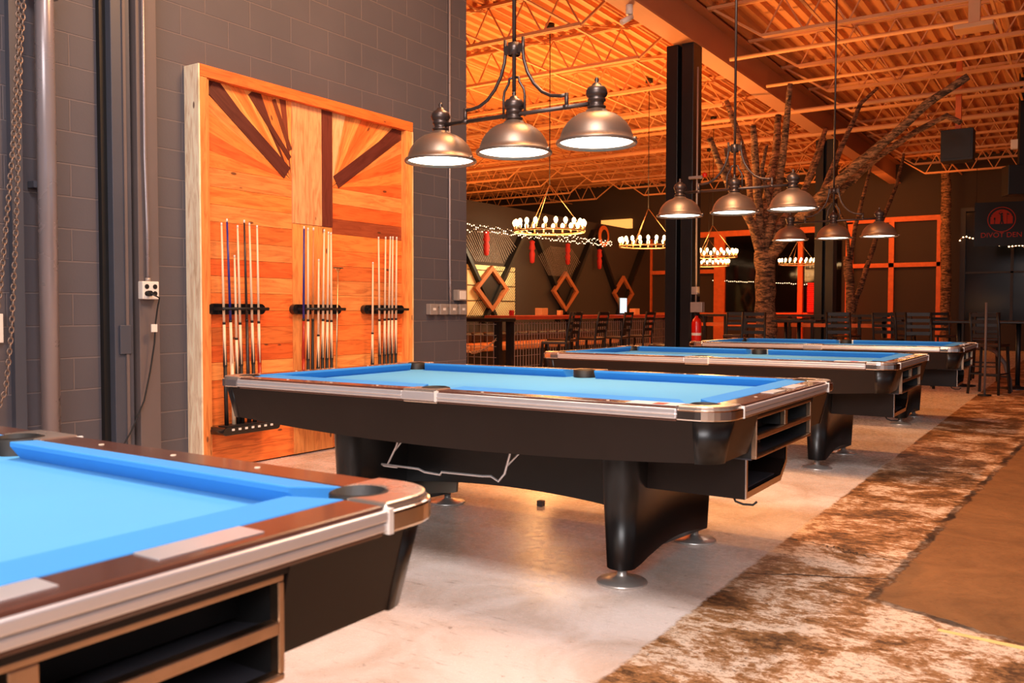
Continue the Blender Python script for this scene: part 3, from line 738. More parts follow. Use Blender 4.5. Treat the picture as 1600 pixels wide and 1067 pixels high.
    MB().tube([(xl-.06, y0+.03, .428), (xl-.05, y0+.03, .408), (xl-.02, y0+.04, .397), (xl+.02, y0+.05, .397), (xl+.035, y0+.055, .412)], .005, 8).build('wire_hook', 'rubber', R)
    # legs
    def leg(sx):
        xc = sx*.83; out = []; n = 18
        def outline(w, ys):
            o = []
            for i in range(n+1):
                a = PI+PI*i/n; o.append((w*math.cos(a), -(ys-w)+w*math.sin(a)))
            for i in range(1, 12): o.append((w, -(ys-w)+2*(ys-w)*i/12))
            for i in range(n+1):
                a = PI*i/n; o.append((w*math.cos(a), (ys-w)+w*math.sin(a)))
            for i in range(1, 12): o.append((-w, (ys-w)-2*(ys-w)*i/12))
            return o
        tpo, bto = outline(.095, .53), outline(.066, .505)
        k = len(tpo)
        zb = lambda y: .072+.048*max(0, 1-(y/.40)**2)**1.0
        vs = [(xc+x, y, .60) for x, y in tpo]+[(xc+x, y, zb(y)) for x, y in bto]
        fs = [(i, (i+1) % k, k+(i+1) % k, k+i) for i in range(k)]+[tuple(range(k))]
        # bottom cap as strips between left and right sides
        b = [k+i for i in range(k)]
        lo = b[:n//2+1][::-1]  # not used further
        half1 = b[n:n+12+1]+[b[n+12]]
        fs.append(tuple(reversed(b)))
        m = MB().add(vs, [tuple(reversed(f)) for f in fs], False)
        for i in range(k): m.sm[i] = True
        g = m.build('leg', 'leg_black', T_)
        for sy in (-1, 1):
            MB().lathe([(.0005, .100), (.024, .100), (.022, .035), (.03, .028), (.06, .020), (.110, .012), (.115, .006), (.113, .001), (.0005, .001)], (xc, sy*.435, 0), 28).build('foot', 'foot', g)
    leg(-1); leg(1)
    m = MB(); n = 20; vs = []
    for i in range(n+1):
        x = -.80+1.6*i/n; zb = .215+.055*(1-(x/.8)**2)
        vs += [(x, -.05, .60), (x, -.05, zb), (x, .05, zb), (x, .05, .60)]
    m.add(vs, [(i*4+j, (i+1)*4+j, (i+1)*4+(j+1) % 4, i*4+(j+1) % 4) for i in range(n) for j in range(4)])
    m.build('stretcher', 'leg_black', T_)
    # wire holder for the bridge stick under the front apron
    z = .415; y = -.52
    m = MB().tube([(-.53, y, z), (-.28, y, z), (-.24, y, z-.012), (-.14, y, z-.015), (-.13, y, z), (.12, y, z+.005), (.17, y, z+.01), (.215, y, z-.01), (.25, y, z+.03), (.29, y, z+.16), (.29, y, .60)], .0065, 8)
    m.tube([(-.49, y, z), (-.43, y, z+.10), (-.40, y, .60)], .0055, 8).tube([(-.45, y, z+.07), (-.38, y+.06, .60)], .005, 8).tube([(.265, y, z+.07), (.36, y+.05, .60)], .005, 8)
    m.tube([(-.53, y, z), (-.53, y+.02, z-.012), (-.44, y+.02, z-.012)], .005, 8)
    m.build('bridge_bracket', 'alu', T_)
    return T_
table = pool_table((-2.56, 3.97, 0), 'second pool table from the camera, blue cloth, standing whole before the plank panel')
T0 = again(table, (-2.535, .565, 0), 'nearest pool table, blue cloth, cropped by the lower left corner of the view')
again(table, (-2.567, 7.40, 0), 'third pool table from the camera, blue cloth, just behind the whole one')
again(table, (-2.502, 10.63, 0), 'farthest pool table with blue cloth, in front of the dark chairs')

# ------------------------------------------------------------------ three-shade pendants
def pendant(loc, label):
    T_ = thing('pendant_lamp', loc, label, 'pendant lamp', 'three-shade lamps over the pool tables')
    for x in (-.5, 0, .5):
        prof = [(.030, .178), (.052, .168), (.058, .158), (.072, .152), (.100, .142), (.128, .124), (.152, .100), (.172, .070), (.184, .038), (.190, .014), (.203, .012), (.207, .002), (.203, -.006), (.192, -.004), (.184, .012), (.165, .06), (.12, .11), (.02, .14)]
        s = MB().lathe(prof, (x, 0, 0), 40).build('lamp_shade', 'pewter', T_)
        MB().lathe([(.0005, .335), (.008, .330), (.012, .318), (.008, .308), (.022, .300), (.026, .290), (.044, .282), (.052, .268), (.056, .250), (.050, .236), (.040, .228), (.046, .222), (.046, .214), (.038, .208), (.036, .192), (.048, .186), (.048, .180), (.040, .174), (.03, .168)], (x, 0, 0), 28).build('lamp_neck', 'pewter_dark', s)
        MB().lathe([(.0005, .006), (.12, .004), (.188, .010)], (x, 0, 0), 32).build('diffuser', 'diffuser', s)
        MB().cyl((x+.196, 0, .006), (x+.222, 0, .006), .007, n=10).build('shade_knob', 'pewter', s)
    MB().tube([(-.46, 0, .205), (.46, 0, .205)], .0115, 12).build('crossbar', 'pewter_dark', T_)
    MB().cyl((0, 0, .33), (0, 0, 4.02), .011, n=12).build('stem', 'pewter_dark', T_)
    MB().lathe([(.03, .520), (.034, .52), (.034, .585), (.03, .585)], (0, 0, 0), 14).box(-.06, .06, -.012, .012, .53, .575).build('clamp', 'pewter_dark', T_)
    for s in (-1, 1):
        p = [(s*.058, 0, .61), (s*.055, 0, .55), (s*.062, 0, .49), (s*.085, 0, .42), (s*.125, 0, .355), (s*.175, 0, .305), (s*.23, 0, .277), (s*.285, 0, .268), (s*.325, 0, .268)]
        MB().tube(p, .0095, 10).tube([(s*.325, 0, .278), (s*.325, 0, .20)], .011, 10).build('curved_arm', 'pewter_dark', T_)
        MB().tube([(s*.01, 0, .405), (s*.03, 0, .40), (s*.035, 0, .375), (s*.062, 0, .335), (s*.068, 0, .30), (s*.068, 0, .19)], .007, 8).build('yoke', 'pewter_dark', T_)
        MB().lathe([(.012, 0), (.02, 0), (.02, .02), (.012, .02)], (s*.325, 0, .195), 12).build('bar_collar', 'pewter_dark', T_)
    return T_
pen = pendant((-2.60, 3.97, 2.072), 'nearest three-shade pewter lamp, lit, hanging large before the free wall end')
again(pen, (-2.57, 7.40, 2.072), 'lit three-shade pewter lamp over the third table, right of the black column')
again(pen, (-2.50, 10.63, 2.072), 'smallest lit three-shade lamp, over the farthest pool table')
again(pen, (-2.58, .57, 2.072), 'three-shade pewter lamp over the nearest pool table')

# ------------------------------------------------------------------ ring chandeliers
def chandelier(loc, label, nb=22):
    T_ = thing('ring_chandelier', loc, label, 'chandelier', 'ring chandeliers over the bar counter')
    MB().torus((0, 0, 0), .60, .018, n=48, m=6).build('ring', 'brass', T_)
    m = MB(); apex = (0, 0, .80)
    for i in range(3):
        a = 2*PI*i/3+.5; m.tube([(.6*math.cos(a), .6*math.sin(a), .01), apex], .006, 6)
    m.build('cables', 'brass', T_)
    MB().cyl((0, 0, .78), (0, 0, 6.08-loc[2]), .008, n=8).build('drop_rod', 'dark_steel', T_)
    MB().cyl((0, 0, 6.02-loc[2]), (0, 0, 6.10-loc[2]), .08, n=14).build('canopy', 'black', T_)
    for i in range(nb):
        a = 2*PI*i/nb; x, y = .6*math.cos(a), .6*math.sin(a)
        s = MB().cyl((x, y, .01), (x, y, .085), .017, n=8).build('candle_socket', 'brass', T_)
        MB().lathe([(.012, 0), (.028, .03), (.036, .06), (.030, .09), (.012, .11), (.001, .115)], (x, y, .085), 10).build('bulb', 'bulb', s)
    return T_
ch = chandelier((-7.75, 12.95, 2.58), 'largest ring chandelier with glowing bulbs, left of the black column')
CH = [(-7.8, 17.1, 2.58), (-7.95, 21.3, 2.58), (-9.6, 25.4, 2.58)]
CL_ = ['ring chandelier half hidden by the black column', 'ring chandelier right of the black column, below the lamp shades', 'far ring chandelier glimpsed beside the tree trunk']
for p, l in zip(CH, CL_): again(ch, p, l)
for p in [(-7.75, 12.95, 2.58)]+CH:
    lamp('chandelier_glow', 'POINT', (p[0], p[1], p[2]+.25), 105, (1, .45, .14), radius=.4)
again(ch, (-8.0, 29.3, 2.75), 'farthest and smallest ring chandelier, stand-in for a reflection in the dark windows')  # added ring in place of bulbs mirrored in the window glass

# ------------------------------------------------------------------ trees
def rough(pts, r0, r1, seg=.16):
    P_ = [Vector(p) for p in pts]; out = []
    for a, b in zip(P_[:-1], P_[1:]):
        k = max(1, int((b-a).length/seg))
        for i in range(k): out.append(a.lerp(b, i/k))
    out.append(P_[-1]); n = len(out); res = []; rad = []
    for i, p in enumerate(out):
        f = i/(n-1); r = r0+(r1-r0)*f
        res.append(p+Vector((random.uniform(-1, 1), random.uniform(-1, 1), 0))*r*.12*(0 if i in (0, n-1) else 1)); rad.append(r*random.uniform(.92, 1.1))
    return res, rad
TREE = {
 'trunk': ([(-4.93, 16.12, 0), (-4.97, 16.13, 1.05), (-4.99, 16.14, 1.76), (-5.04, 16.13, 2.33)], .190),
 'b1': ([(-5.04, 16.13, 2.15), (-5.16, 15.84, 2.81), (-5.38, 15.24, 3.45), (-5.49, 14.95, 3.87), (-5.59, 14.78, 4.25)], .1),
 'b1b': ([(-5.36, 15.28, 3.40), (-5.40, 15.2, 3.7), (-5.40, 15.06, 4.1)], .055),
 'b2': ([(-5.04, 16.13, 2.15), (-5.23, 16.16, 3.07), (-5.41, 16.31, 3.82), (-5.71, 16.51, 4.73), (-5.95, 16.63, 5.30)], .1),
 'b3': ([(-5.07, 16.12, 2.3), (-5.06, 15.91, 3.04), (-5.03, 15.6, 3.81), (-5.02, 15.4, 4.51)], .1),
 'b4': ([(-5.07, 16.13, 2.3), (-5.08, 16.52, 3.46), (-5.06, 16.92, 4.24), (-5.1, 17.17, 5.02)], .12),
 'b5': ([(-5.02, 16.16, 2.3), (-4.79, 15.97, 3.15), (-4.6, 15.77, 3.91), (-4.46, 15.54, 4.64), (-4.37, 15.38, 5.15)], .09),
 'b6': ([(-5.01, 16.15, 2.15), (-4.83, 16.29, 2.77), (-4.55, 16.98, 3.47), (-4.47, 17.55, 4.21), (-4.4, 17.98, 4.83)], .09),
 'b6b': ([(-4.53, 17.05, 3.55), (-4.36, 17.38, 4.24), (-4.31, 17.54, 4.56)], .055),
 'b7': ([(-5.01, 16.15, 2.15), (-4.47, 16.05, 2.79), (-3.84, 15.76, 3.28), (-3.28, 15.56, 3.7), (-2.65, 15.38, 4.13), (-2.17, 15.24, 4.51), (-1.89, 15.19, 4.66), (-1.6, 15.15, 4.82)], .115),
 'b8': ([(-4.99, 16.16, 2.10), (-4.48, 16.53, 2.89), (-3.85, 16.72, 3.39), (-3.21, 16.81, 3.98), (-2.6, 16.87, 4.38), (-2.12, 16.95, 4.62), (-1.89, 16.86, 4.46)], .09),
 'b9': ([(-3.94, 15.81, 3.20), (-3.77, 16.32, 4.02), (-3.54, 17.0, 5.03), (-3.34, 17.39, 5.35)], .062),
 'b10': ([(-4.85, 16.04, 3.0), (-4.97, 15.76, 3.77), (-4.9, 15.83, 4.23)], .055)}
def tree(data, loc, label, cat='tree'):
    t = thing('bare_tree', loc, label, cat); L0 = Vector(loc)
    for k, (p, r) in data.items():
        q = [Vector(a)-L0 for a in p]
        if k == 'trunk': P_, R_ = rough(q, r*1.08, r*.92)
        else: P_, R_ = rough(q, r, r*.5)
        MB().tube(P_, R_, 12 if r > .08 else 8).build('trunk' if k == 'trunk' else 'branch', 'bark', t)
    return t
tree(TREE, (-4.93, 16.12, 0), 'big bare branching tree standing indoors behind the pool tables')
tree({'trunk': ([(-4.48, 20.96, 0), (-4.51, 20.98, 1.01), (-4.56, 20.98, 1.88), (-4.61, 20.97, 2.47)], .10),
 'a': ([(-4.58, 20.98, 2.1), (-4.49, 21.08, 3.06), (-4.34, 21.46, 4.11), (-4.26, 21.91, 4.9)], .055),
 'b': ([(-4.5, 20.99, 1.2), (-4.37, 21.59, 2.05), (-4.2, 22.48, 3.3), (-3.99, 23.25, 4.29), (-3.94, 23.93, 5.17)], .07),
 'c': ([(-4.58, 21.0, 2.4), (-4.6, 20.77, 3.18), (-4.81, 20.3, 3.72)], .044)}, (-4.48, 20.96, 0), 'slim forked bare tree right of the further black column')
tree({'trunk': ([(-3.68, 30.2, 0), (-3.70, 30.2, 2), (-3.74, 30.2, 4), (-3.76, 30.2, 6.0)], .15)}, (-3.68, 30.2, 0), 'straight bark-covered trunk against the back wall at the right timber frame')

# ------------------------------------------------------------------ back wall timber frames and windows
def post(n, x0, x1, z0, z1, d=.12, m='orange_timber'):
    return struct(MB().box(x0, x1, 31-d, 31, z0, z1).build('trim_%d' % n, m))
post(2, -14.2, -13.95, 0, 3.95); post(3, -13.95, -11.4, 2.60, 2.74); post(4, -13.0, -7.2, 3.92, 4.12)
post(5, -11.45, -11.05, 0, 3.92, .16); post(6, -8.42, -8.26, 0, 3.92, .2); post(7, -9.86, -9.70, 0, 3.92, .16)
post(8, -6.85, -6.62, 0, 4.20); post(9, -6.85, -3.85, 4.14, 4.30); post(10, -6.62, -3.95, 2.66, 2.80); post(11, -5.5, -5.34, 0, 4.14); post(12, -4.07, -3.85, 0, 4.14)
post(13, -13.9, -7.2, 1.02, 1.16, .1); post(14, -3.4, 0.2, 4.35, 4.47, .12, 'dark_wood'); post(15, -3.4, -3.25, 0, 4.35, .12, 'dark_wood')
struct(MB().box(-11.05, -9.86, 30.95, 31.0, 1.2, 3.9).build('window_1', 'glass_dark'))
struct(MB().box(-9.70, -8.42, 30.95, 31.0, 1.2, 3.9).build('window_2', 'glass_dark'))
struct(MB().box(-8.26, -7.0, 30.95, 31.0, 1.2, 3.9).build('window_3', 'glass_dark'))
w = struct(MB().box(-3.25, .2, 30.95, 31.0, .9, 4.3).build('window_4', 'glass_blue'))
MB().box(-2.0, -1.92, 30.90, 30.96, .9, 4.3).box(-3.25, .2, 30.90, 30.96, 2.4, 2.46).build('window_mullion', 'dark_wood', w)
m = MB()
for i in range(16): m.box(-8.1, -7.25, 30.90-.02*(i % 2), 30.94, 1.12+i*.068, 1.12+i*.068+.055)
tag(m.build('roller_shutter', 'red_shutter'), 'small red slatted shutter glowing low on the back wall', 'shutter')
# banner
t = thing('hanging_banner', (-2.02, 27.5, 3.02), 'dark square banner with red round golfer emblem and lettering at upper right', 'banner', rz=math.atan2(.67, 1.02)*.35)
MB().box(-.66, .66, 0, .02, 0, 1.20).build('banner_cloth', 'black', t)
m = MB()
def ringflat(m, cx, cz, r0, r1, y=-.004, n=40, a0=0, a1=2*PI):
    for i in range(n):
        a = a0+(a1-a0)*i/n; b = a0+(a1-a0)*(i+1)/n
        m.add([(cx+r0*math.cos(a), y, cz+r0*math.sin(a)), (cx+r1*math.cos(a), y, cz+r1*math.sin(a)), (cx+r1*math.cos(b), y, cz+r1*math.sin(b)), (cx+r0*math.cos(b), y, cz+r0*math.sin(b))], [(0, 1, 2, 3)])
ringflat(m, 0, .72, .325, .345)
m.build('emblem_ring', 'sign_red', t)
m = MB()
# red field with dark golfer, tree and flag gaps: built from vertical strips inside the circle
r_ = .27
for i in range(22):
    a = -r_+2*r_*i/22; b = a+2*r_/22*.92
    h = math.sqrt(max(0, r_*r_-((a+b)/2)**2))
    if h > .03: m.add([(a, -.004, .60), (b, -.004, .60), (b, -.004, .72+h), (a, -.004, .72+h)], [(0, 1, 2, 3)])
m.build('emblem_field', 'sign_red', t)
g = MB(); y = -.010
def seg(a, b, w_): 
    a = Vector((a[0], 0, a[1])); b = Vector((b[0], 0, b[1])); d = (b-a).normalized(); n_ = Vector((-d.z, 0, d.x))*w_/2
    g.add([(p.x, y, p.z) for p in (a-n_, b-n_, b+n_, a+n_)], [(0, 1, 2, 3)])
seg((-.03, .60), (0, .72), .035); seg((.04, .60), (.01, .72), .035); seg((.005, .70), (.0, .84), .055); seg((0, .83), (-.07, .90), .022); seg((-.07, .90), (.01, .95), .012)
seg((.13, .60), (.13, .90), .010); seg((.13, .87), (.18, .85), .03); seg((-.17, .60), (-.17, .78), .02); seg((-.19, .74), (-.15, .74), .06)
ringflat(g, .005, .875, .0005, .028, y, 12)
g.build('golfer_figure', 'black', t)
def text(s, size, loc, rot, m_, parent, name, label=None):
    cu = bpy.data.curves.new(name, 'FONT'); cu.body = s; cu.size = size; cu.align_x = 'CENTER'; cu.extrude = .001
    o = bpy.data.objects.new('tmp', cu); COL.objects.link(o)
    bpy.context.view_layer.update()
    me = bpy.data.meshes.new_from_object(o.evaluated_get(bpy.context.evaluated_depsgraph_get()))
    bpy.data.objects.remove(o, do_unlink=True)
    me.materials.clear(); me.materials.append(M[m_])
    q = bpy.data.objects.new(name, me); COL.objects.link(q); q.parent = parent; q.location = loc; q.rotation_euler = rot
    return q
text('DIVOT DEN', .19, (0, -.004, .235), (PI/2, 0, 0), 'sign_red', t, 'lettering')
for sx in (-1, 1): MB().tube([(sx*.62, .01, 1.2), (sx*.62, .01, 2.45)], .006, 6).build('hanging_wire', 'dark_steel', t)

# ------------------------------------------------------------------ bar-side wall: lattice, diamonds, ribbons, string lights
t = thing('wall_lattice', (-14, 0, 0), 'crossed dark timber lattice along the bar-side wall behind the diamond frames', 'lattice')
for yc in (15.9, 20.0, 24.1, 28.2):
    MB().bar((.06, yc-2.05, 3.9), (.06, yc+.35, .9), .11, .26, (1, 0, 0)).bar((.06, yc+2.05, 3.9), (.06, yc-.35, .9), .11, .26, (1, 0, 0)).build('crossed_beams', 'black', t)
t = thing('service_window', (-13.97, 20.1, 1.05), 'cream lit board behind wire mesh on the bar-side wall near the block wall corner', 'board')
MB().box(0, .03, -1.1, 1.25, 0, 1.42).build('cream_board', 'cream', t)
m = MB()
for i in range(26):
    a = -1.1+i*.09; m.bar((.05, a, 0), (.05, min(1.25, a+1.4), min(1.42, (1.25-a))), .010)
for i in range(4): m.box(.04, .055, -1.1, 1.25, .02+i*.42, .035+i*.42)
m.build('wire_mesh', 'black', t)
for yc, lbl in ((20.0, 'diamond timber frame nearest the block wall, dark patterned inside'), (24.1, 'middle diamond timber frame on the bar-side wall'), (28.25, 'farthest diamond timber frame, next to the lit screen')):
    t = thing('diamond_frame', (-13.9, yc, 1.83), lbl, 'wall frame', 'diamond frames on the bar-side wall')
    oc = [(0, .64), (.82, 0), (0, -.64), (-.82, 0)]; ic = [(y_*.76, z_*.76) for y_, z_ in oc]
    for k in range(4):
        a, b, c, d = oc[k], oc[(k+1) % 4], ic[(k+1) % 4], ic[k]
        MB().hexa([(.02, *a), (.02, *b), (.02, *c), (.02, *d), (.11, *a), (.11, *b), (.11, *c), (.11, *d)]).build('frame_side', 'brown_timber', t)
    MB().add([(0, .72, 0), (0, 0, .55), (0, -.72, 0), (0, 0, -.55), (.02, .72, 0), (.02, 0, .55), (.02, -.72, 0), (.02, 0, -.55)], [(0, 1, 2, 3), (7, 6, 5, 4)]).build('frame_backing', 'dark_wood', t)
t = thing('mesh_screen', (-13.78, 19.6, 2.45), 'diagonal wire screen hung between the lattice beams beside the nearest diamond', 'screen')
m = MB()
for i in range(24):
    z0 = i*.06; m.bar((0, -.9, 1.05-z0*.2-.0), (0, -.9, 1.05), .001) if False else None
    m.bar((0, -1.0+i*.085, 1.0-max(0, 8-i)*.04), (0, -1.0+i*.085+.6, .1+max(0, i-15)*.06), .007)
m.build('wire_strands', 'grey_wire', t)
t2 = again(t, (-13.78, 23.4, 2.2), 'diagonal wire screen between the lattice beams beside the middle diamond')
for y, z, l in ((19.62, 3.1, 'leftmost of the four red ribbons under the string lights'), (21.98, 3.0, 'second red ribbon from the block wall under the string lights'), (24.1, 3.05, 'third red ribbon, above the middle diamond frame'), (26.25, 3.0, 'fourth red ribbon, farthest from the block wall')):
    t = tag(MB().lathe([(.02, .3), (.09, .26), (.07, .2), (.10, .05), (.06, 0), (.09, -.1), (.07, -.35), (.02, -.38)], (-13.75, y, z), 8).build('red_ribbon', 'ribbon'), l, 'ribbon', 'red ribbons under the string lights')
t = thing('string_lights', (-13.7, 24, 3.5), 'double strand of tiny warm string lights along the bar-side wall', 'string lights')
for k in range(2):
    pts = []; m = MB()
    for i in range(96):
        y = -6+i*.13*70/96; z = .04-.13*k+.02*math.sin(i*.4+k*2)+ .012*y
        pts.append((0, y, z))
        m.sphere((.02, y, z+.045*random.uniform(-1, 1)), .016 if random.random() < .75 else .006, 6, 4)
    MB().tube(pts, .004, 5).build('light_wire', 'black', t)
    o = m.build('tiny_bulbs', 'tiny', t); o['kind'] = 'stuff'
t = thing('string_lights', (-1.2, 30.86, 3.1), 'loose strand of tiny lights under the round emblem banner at far right', 'string lights')
pts = []; m = MB()
for i in range(40):
    x = -2.2+i*.09; z = .45-.02*i*(1 if i < 22 else 22/i)+.06*random.uniform(-1, 1); z = max(z, .02)
    pts.append((x, 0, z)); m.sphere((x, -.03, z+random.uniform(-.05, .05)), .022, 6, 4)
MB().tube(pts, .012, 5).build('light_wire', 'brass_chain', t); o = m.build('tiny_bulbs', 'tiny', t); o['kind'] = 'stuff'
t = thing('string_lights', (-9.7, 30.90, 2.15), 'low strand of tiny lights in front of the dark back windows', 'string lights')
pts = []; m = MB()
for i in range(46):
    x = -1.8+i*.075; z = .18-.004*i+.02*random.uniform(-1, 1); pts.append((x, 0, z)); m.sphere((x, -.02, z), .014, 6, 4)
MB().tube(pts, .004, 5).build('light_wire', 'black', t); o = m.build('tiny_bulbs', 'tiny', t); o['kind'] = 'stuff'
# amber light box high in the corner and round plaque
tag(MB().box(-16.1, -14.8, 30.86, 31.0, 4.42, 4.78).build('light_box', mat('amber light box', lin(200, 120, 50), .5, emit=((1, .45, .1, 1), 1.1))), 'glowing amber light box high on the back wall between two ring chandeliers', 'light box')
t = thing('round_plaque', (-13.80, 26.6, 3.75), 'round orange plaque above the string lights on the bar-side wall', 'plaque')
MB().tube([(0, 0, 0), (.05, 0, 0)], .36, 24).build('plaque_disc', 'orange_timber', t)
MB().tube([(.05, 0, 0), (.06, 0, 0)], .22, 24).build('plaque_centre', 'dark_wood', t)

# ------------------------------------------------------------------ bar counter, mesh railing, barrels, booths
t = thing('bar_counter', (-8.1, 15.4, 0), 'long red-brown bar counter on black posts with wire mesh panels below', 'bar counter')
MB().box(-.42, .22, -3.3, 3.6, 1.07, 1.14).build('counter_top', 'red_counter', t, .01)
MB().box(-.62, .22, -3.75, -3.3, 1.04, 1.10).build('counter_end', 'black', t, .01)
for y in (-3.65, -3.3, -1.3, .9, 3.1):
    MB().box(.05, .15, y-.05, y+.05, 0, 1.07).build('counter_post', 'dark_steel', t)
for a, b in ((-3.25, -1.35), (-1.25, .85), (.95, 3.05)):
    m = MB(); n = int((b-a)/.09)
    for i in range(n+1):
        y = a+(b-a)*i/n; m.bar((.1, y, .06), (.1, y, 1.03), .009)
    for i in range(6): m.bar((.1, a, .1+i*.18), (.1, b, .1+i*.18), .009)
    m.build('mesh_panel', 'grey_wire', t)
m = MB(); n = 6
for i in range(n): m.bar((-.6+i*.13, -3.7, .06), (-.6+i*.13, -3.7, 1.03), .009)
for i in range(6): m.bar((-.6, -3.7, .1+i*.18), (.1, -3.7, .1+i*.18), .009)
m.build('mesh_panel', 'grey_wire', t)
chain('barrier_chain', [(-8.12, 10.86, .66), (-8.10, 10.98, .60), (-8.08, 11.12, .565), (-8.06, 11.26, .57), (-8.04, 11.42, .61), (-8.01, 11.56, .68), (-8.0, 11.70, .76)], .055, .009, 'brass_chain', 'pale sagging chain strung to the first mesh railing post')
t = thing('chain_post', (-8.14, 10.82, 0), 'low black post at the free wall end, holding the pale chain', 'post')
MB().cyl((0, 0, .02), (0, 0, .75), .03).cyl((0, 0, 0), (0, 0, .02), .15, n=20).build('post_tube', 'dark_steel', t)
# objects on the counter
def small(name, m_, x, y, sx, sy, sz, label, cat, z=1.14):
    return tag(MB().box(x-sx/2, x+sx/2, y-sy/2, y+sy/2, z, z+sz).build(name, m_, None, .006), label, cat)
t = thing('menu_screen', (-8.1, 16.5, 1.14), 'bright pale blue upright screen standing on the bar counter', 'screen')
MB().box(-.02, .02, -.17, .17, .02, .36).build('screen_frame', 'black', t, .004)
MB().box(.02, .026, -.155, .155, .035, .345).build('screen_panel', 'screen', t)
MB().box(-.07, .07, -.1, .1, 0, .02).build('screen_stand', 'black', t)
small('cardboard_caddy', 'paper', -8.15, 13.35, .14, .22, .13, 'beige cardboard caddy on the counter, left of the dark stools', 'caddy')
small('cardboard_caddy', 'paper', -8.15, 14.0, .08, .09, .09, 'small beige card holder on the counter near its dark chairs', 'card holder')
small('cardboard_caddy', 'paper', -8.2, 17.3, .14, .22, .13, 'beige caddy on the counter just right of the lit screen', 'caddy')
small('candle_holder', 'ribbon', -8.1, 12.3, .06, .07, .09, 'little red candle holder at the near end of the counter', 'candle')
def barrel(loc, label):
    t = thing('barrel_seat', loc, label, 'seat', 'round leather tub seats')
    MB().lathe([(.36, 0), (.43, .1), (.48, .35), (.50, .5), (.48, .56), (.36, .60), (.001, .61)], (0, 0, 0), 24).build('tub_body', 'leather', t)
    MB().torus((0, 0, .56), .48, .035, n=28, m=6).build('tub_rim', 'leather', t)
    return t
bt = barrel((-10.5, 14.8, 0), 'round leather tub seat by the free wall end, behind the sagging chain')
again(bt, (-11.4, 15.9, 0), 'second leather tub seat, further behind the sagging chain')
again(bt, (-6.45, 15.4, 0), 'leather tub seat between the dark counter chairs and the black column')
t = thing('booth_bench', (-9.6, 15.4, 0), 'long tufted tan bench lit from above behind the bar counter', 'bench')
MB().box(-.3, .3, -3, 3.4, 0, .45).build('bench_base', 'dark_wood', t)
for i in range(16):
    MB().box(-.3, .3, -3+i*.4+.01, -3+i*.4+.39, .45, .60).build('seat_cushion', mat('tan leather %d' % i, lin(226, 158, 104), .35) if i == 0 else bpy.data.materials['tan leather 0'], t, .05)

for i in range(16):
    MB().box(-.36, -.24, -3+i*.4+.01, -3+i*.4+.39, .60, .80).build('back_cushion', M['leather'], t, .05)

# ------------------------------------------------------------------ dark stools, chairs and pub tables
def bar_chair(loc, label, rz):
    t = thing('bar_chair', loc, label, 'chair', 'dark ladder-back bar chairs', rz)
    MB().box(-.21, .21, -.20, .20, .70, .745).build('seat', 'leather', t, .015)
    for sx in (-1, 1):
        MB().bar((sx*.18, -.18, .70), (sx*.21, -.22, 0), .032).build('leg', 'dark_wood', t)
        MB().tube([(sx*.21, .25, 0), (sx*.19, .19, .5), (sx*.19, .19, .74), (sx*.19, .22, .95), (sx*.185, .27, 1.20)], .019, 8).build('leg', 'dark_wood', t)
    for z, y in ((.86, .205), (.97, .225), (1.07, .245), (1.17, .265)):
        MB().box(-.19, .19, y-.008, y+.008, z-.028, z+.028).build('back_slat', 'dark_wood', t)
    MB().bar((-.20, -.205, .25), (.20, -.205, .25), .022).bar((-.2, .22, .30), (.2, .22, .30), .022).bar((-.2, -.2, .3), (-.2, .22, .3), .02).bar((.2, -.2, .3), (.2, .22, .3), .02).build('foot_rail', 'dark_wood', t)
    return t
cp = bar_chair((-7.45, 12.9, 0), 'first dark ladder-back bar chair at the counter, left of the pair', -PI/2)
for (x, y, rz, l) in ((-7.45, 13.9, -PI/2, 'second dark bar chair along the counter'), (-7.40, 14.8, -1.5, 'third dark bar chair along the counter, before the lit screen'),
    (-7.4, 15.8, -1.6, 'fourth dark bar chair along the counter, beside the black column'), (-7.0, 11.9, -1.2, 'dark bar chair turned aside near the counter end')):
    again(cp, (x, y, 0), l, rz)
for i, (x, y, rz, l) in enumerate(((-1.20, 14.75, 2.9, 'dark bar chair just right of the farthest pool table corner'), (-.35, 14.5, 3.4, 'dark bar chair at the right edge before the night window'),
    (-2.25, 15.3, .2, 'dark bar chair left of the small round pub table'), (-2.9, 16.4, 3.0, 'dark bar chair with its back lit below the right timber frame'), (-3.5, 15.4, .3, 'dark bar chair behind the farthest table, right of the slim tree'),
    (-4.0, 18.2, 2.8, 'dark bar chair below the slim forked tree'), (-4.7, 14.4, .1, 'dark bar chair beside the big tree trunk'), (-1.5, 17.6, 0, 'dark bar chair farther back below the round emblem banner'),
    (-.5, 17.2, .4, 'dark bar chair farther back at the right edge'), (-3.2, 19.75, 3.1, 'distant dark bar chair before the middle post of the right timber frame'), (-5.9, 17.1, .2, 'dark bar chair left of the big tree trunk'), (-2.4, 19.4, .5, 'distant dark bar chair before the bark-covered trunk'))):
    again(cp, (x, y, 0), l, rz)
def pub_table(loc, label, w=.75, d=.75):
    t = thing('pub_table', loc, label, 'table', 'dark pub tables')
    MB().box(-w/2, w/2, -d/2, d/2, 1.03, 1.07).build('table_top', 'dark_wood', t, .01)
    MB().cyl((0, 0, .03), (0, 0, 1.03), .035).build('pedestal', 'dark_steel', t)
    MB().lathe([(.26, 0), (.26, .015), (.05, .04), (.035, .06)], (0, 0, 0), 20).build('table_base', 'dark_steel', t)
    return t
pt_ = pub_table((-1.75, 16.0, 0), 'dark square pub table between the chairs right of the farthest pool table')
for (x, y, l) in ((-3.2, 17.6, 'dark pub table below the right timber frame'), (-5.2, 18.2, 'dark pub table just behind the big tree'), (-.9, 15.9, 'dark pub table at the right edge of the room'), (-4.2, 15.5, 'dark pub table right of the big tree trunk')):
    again(pt_, (x, y, 0), l)
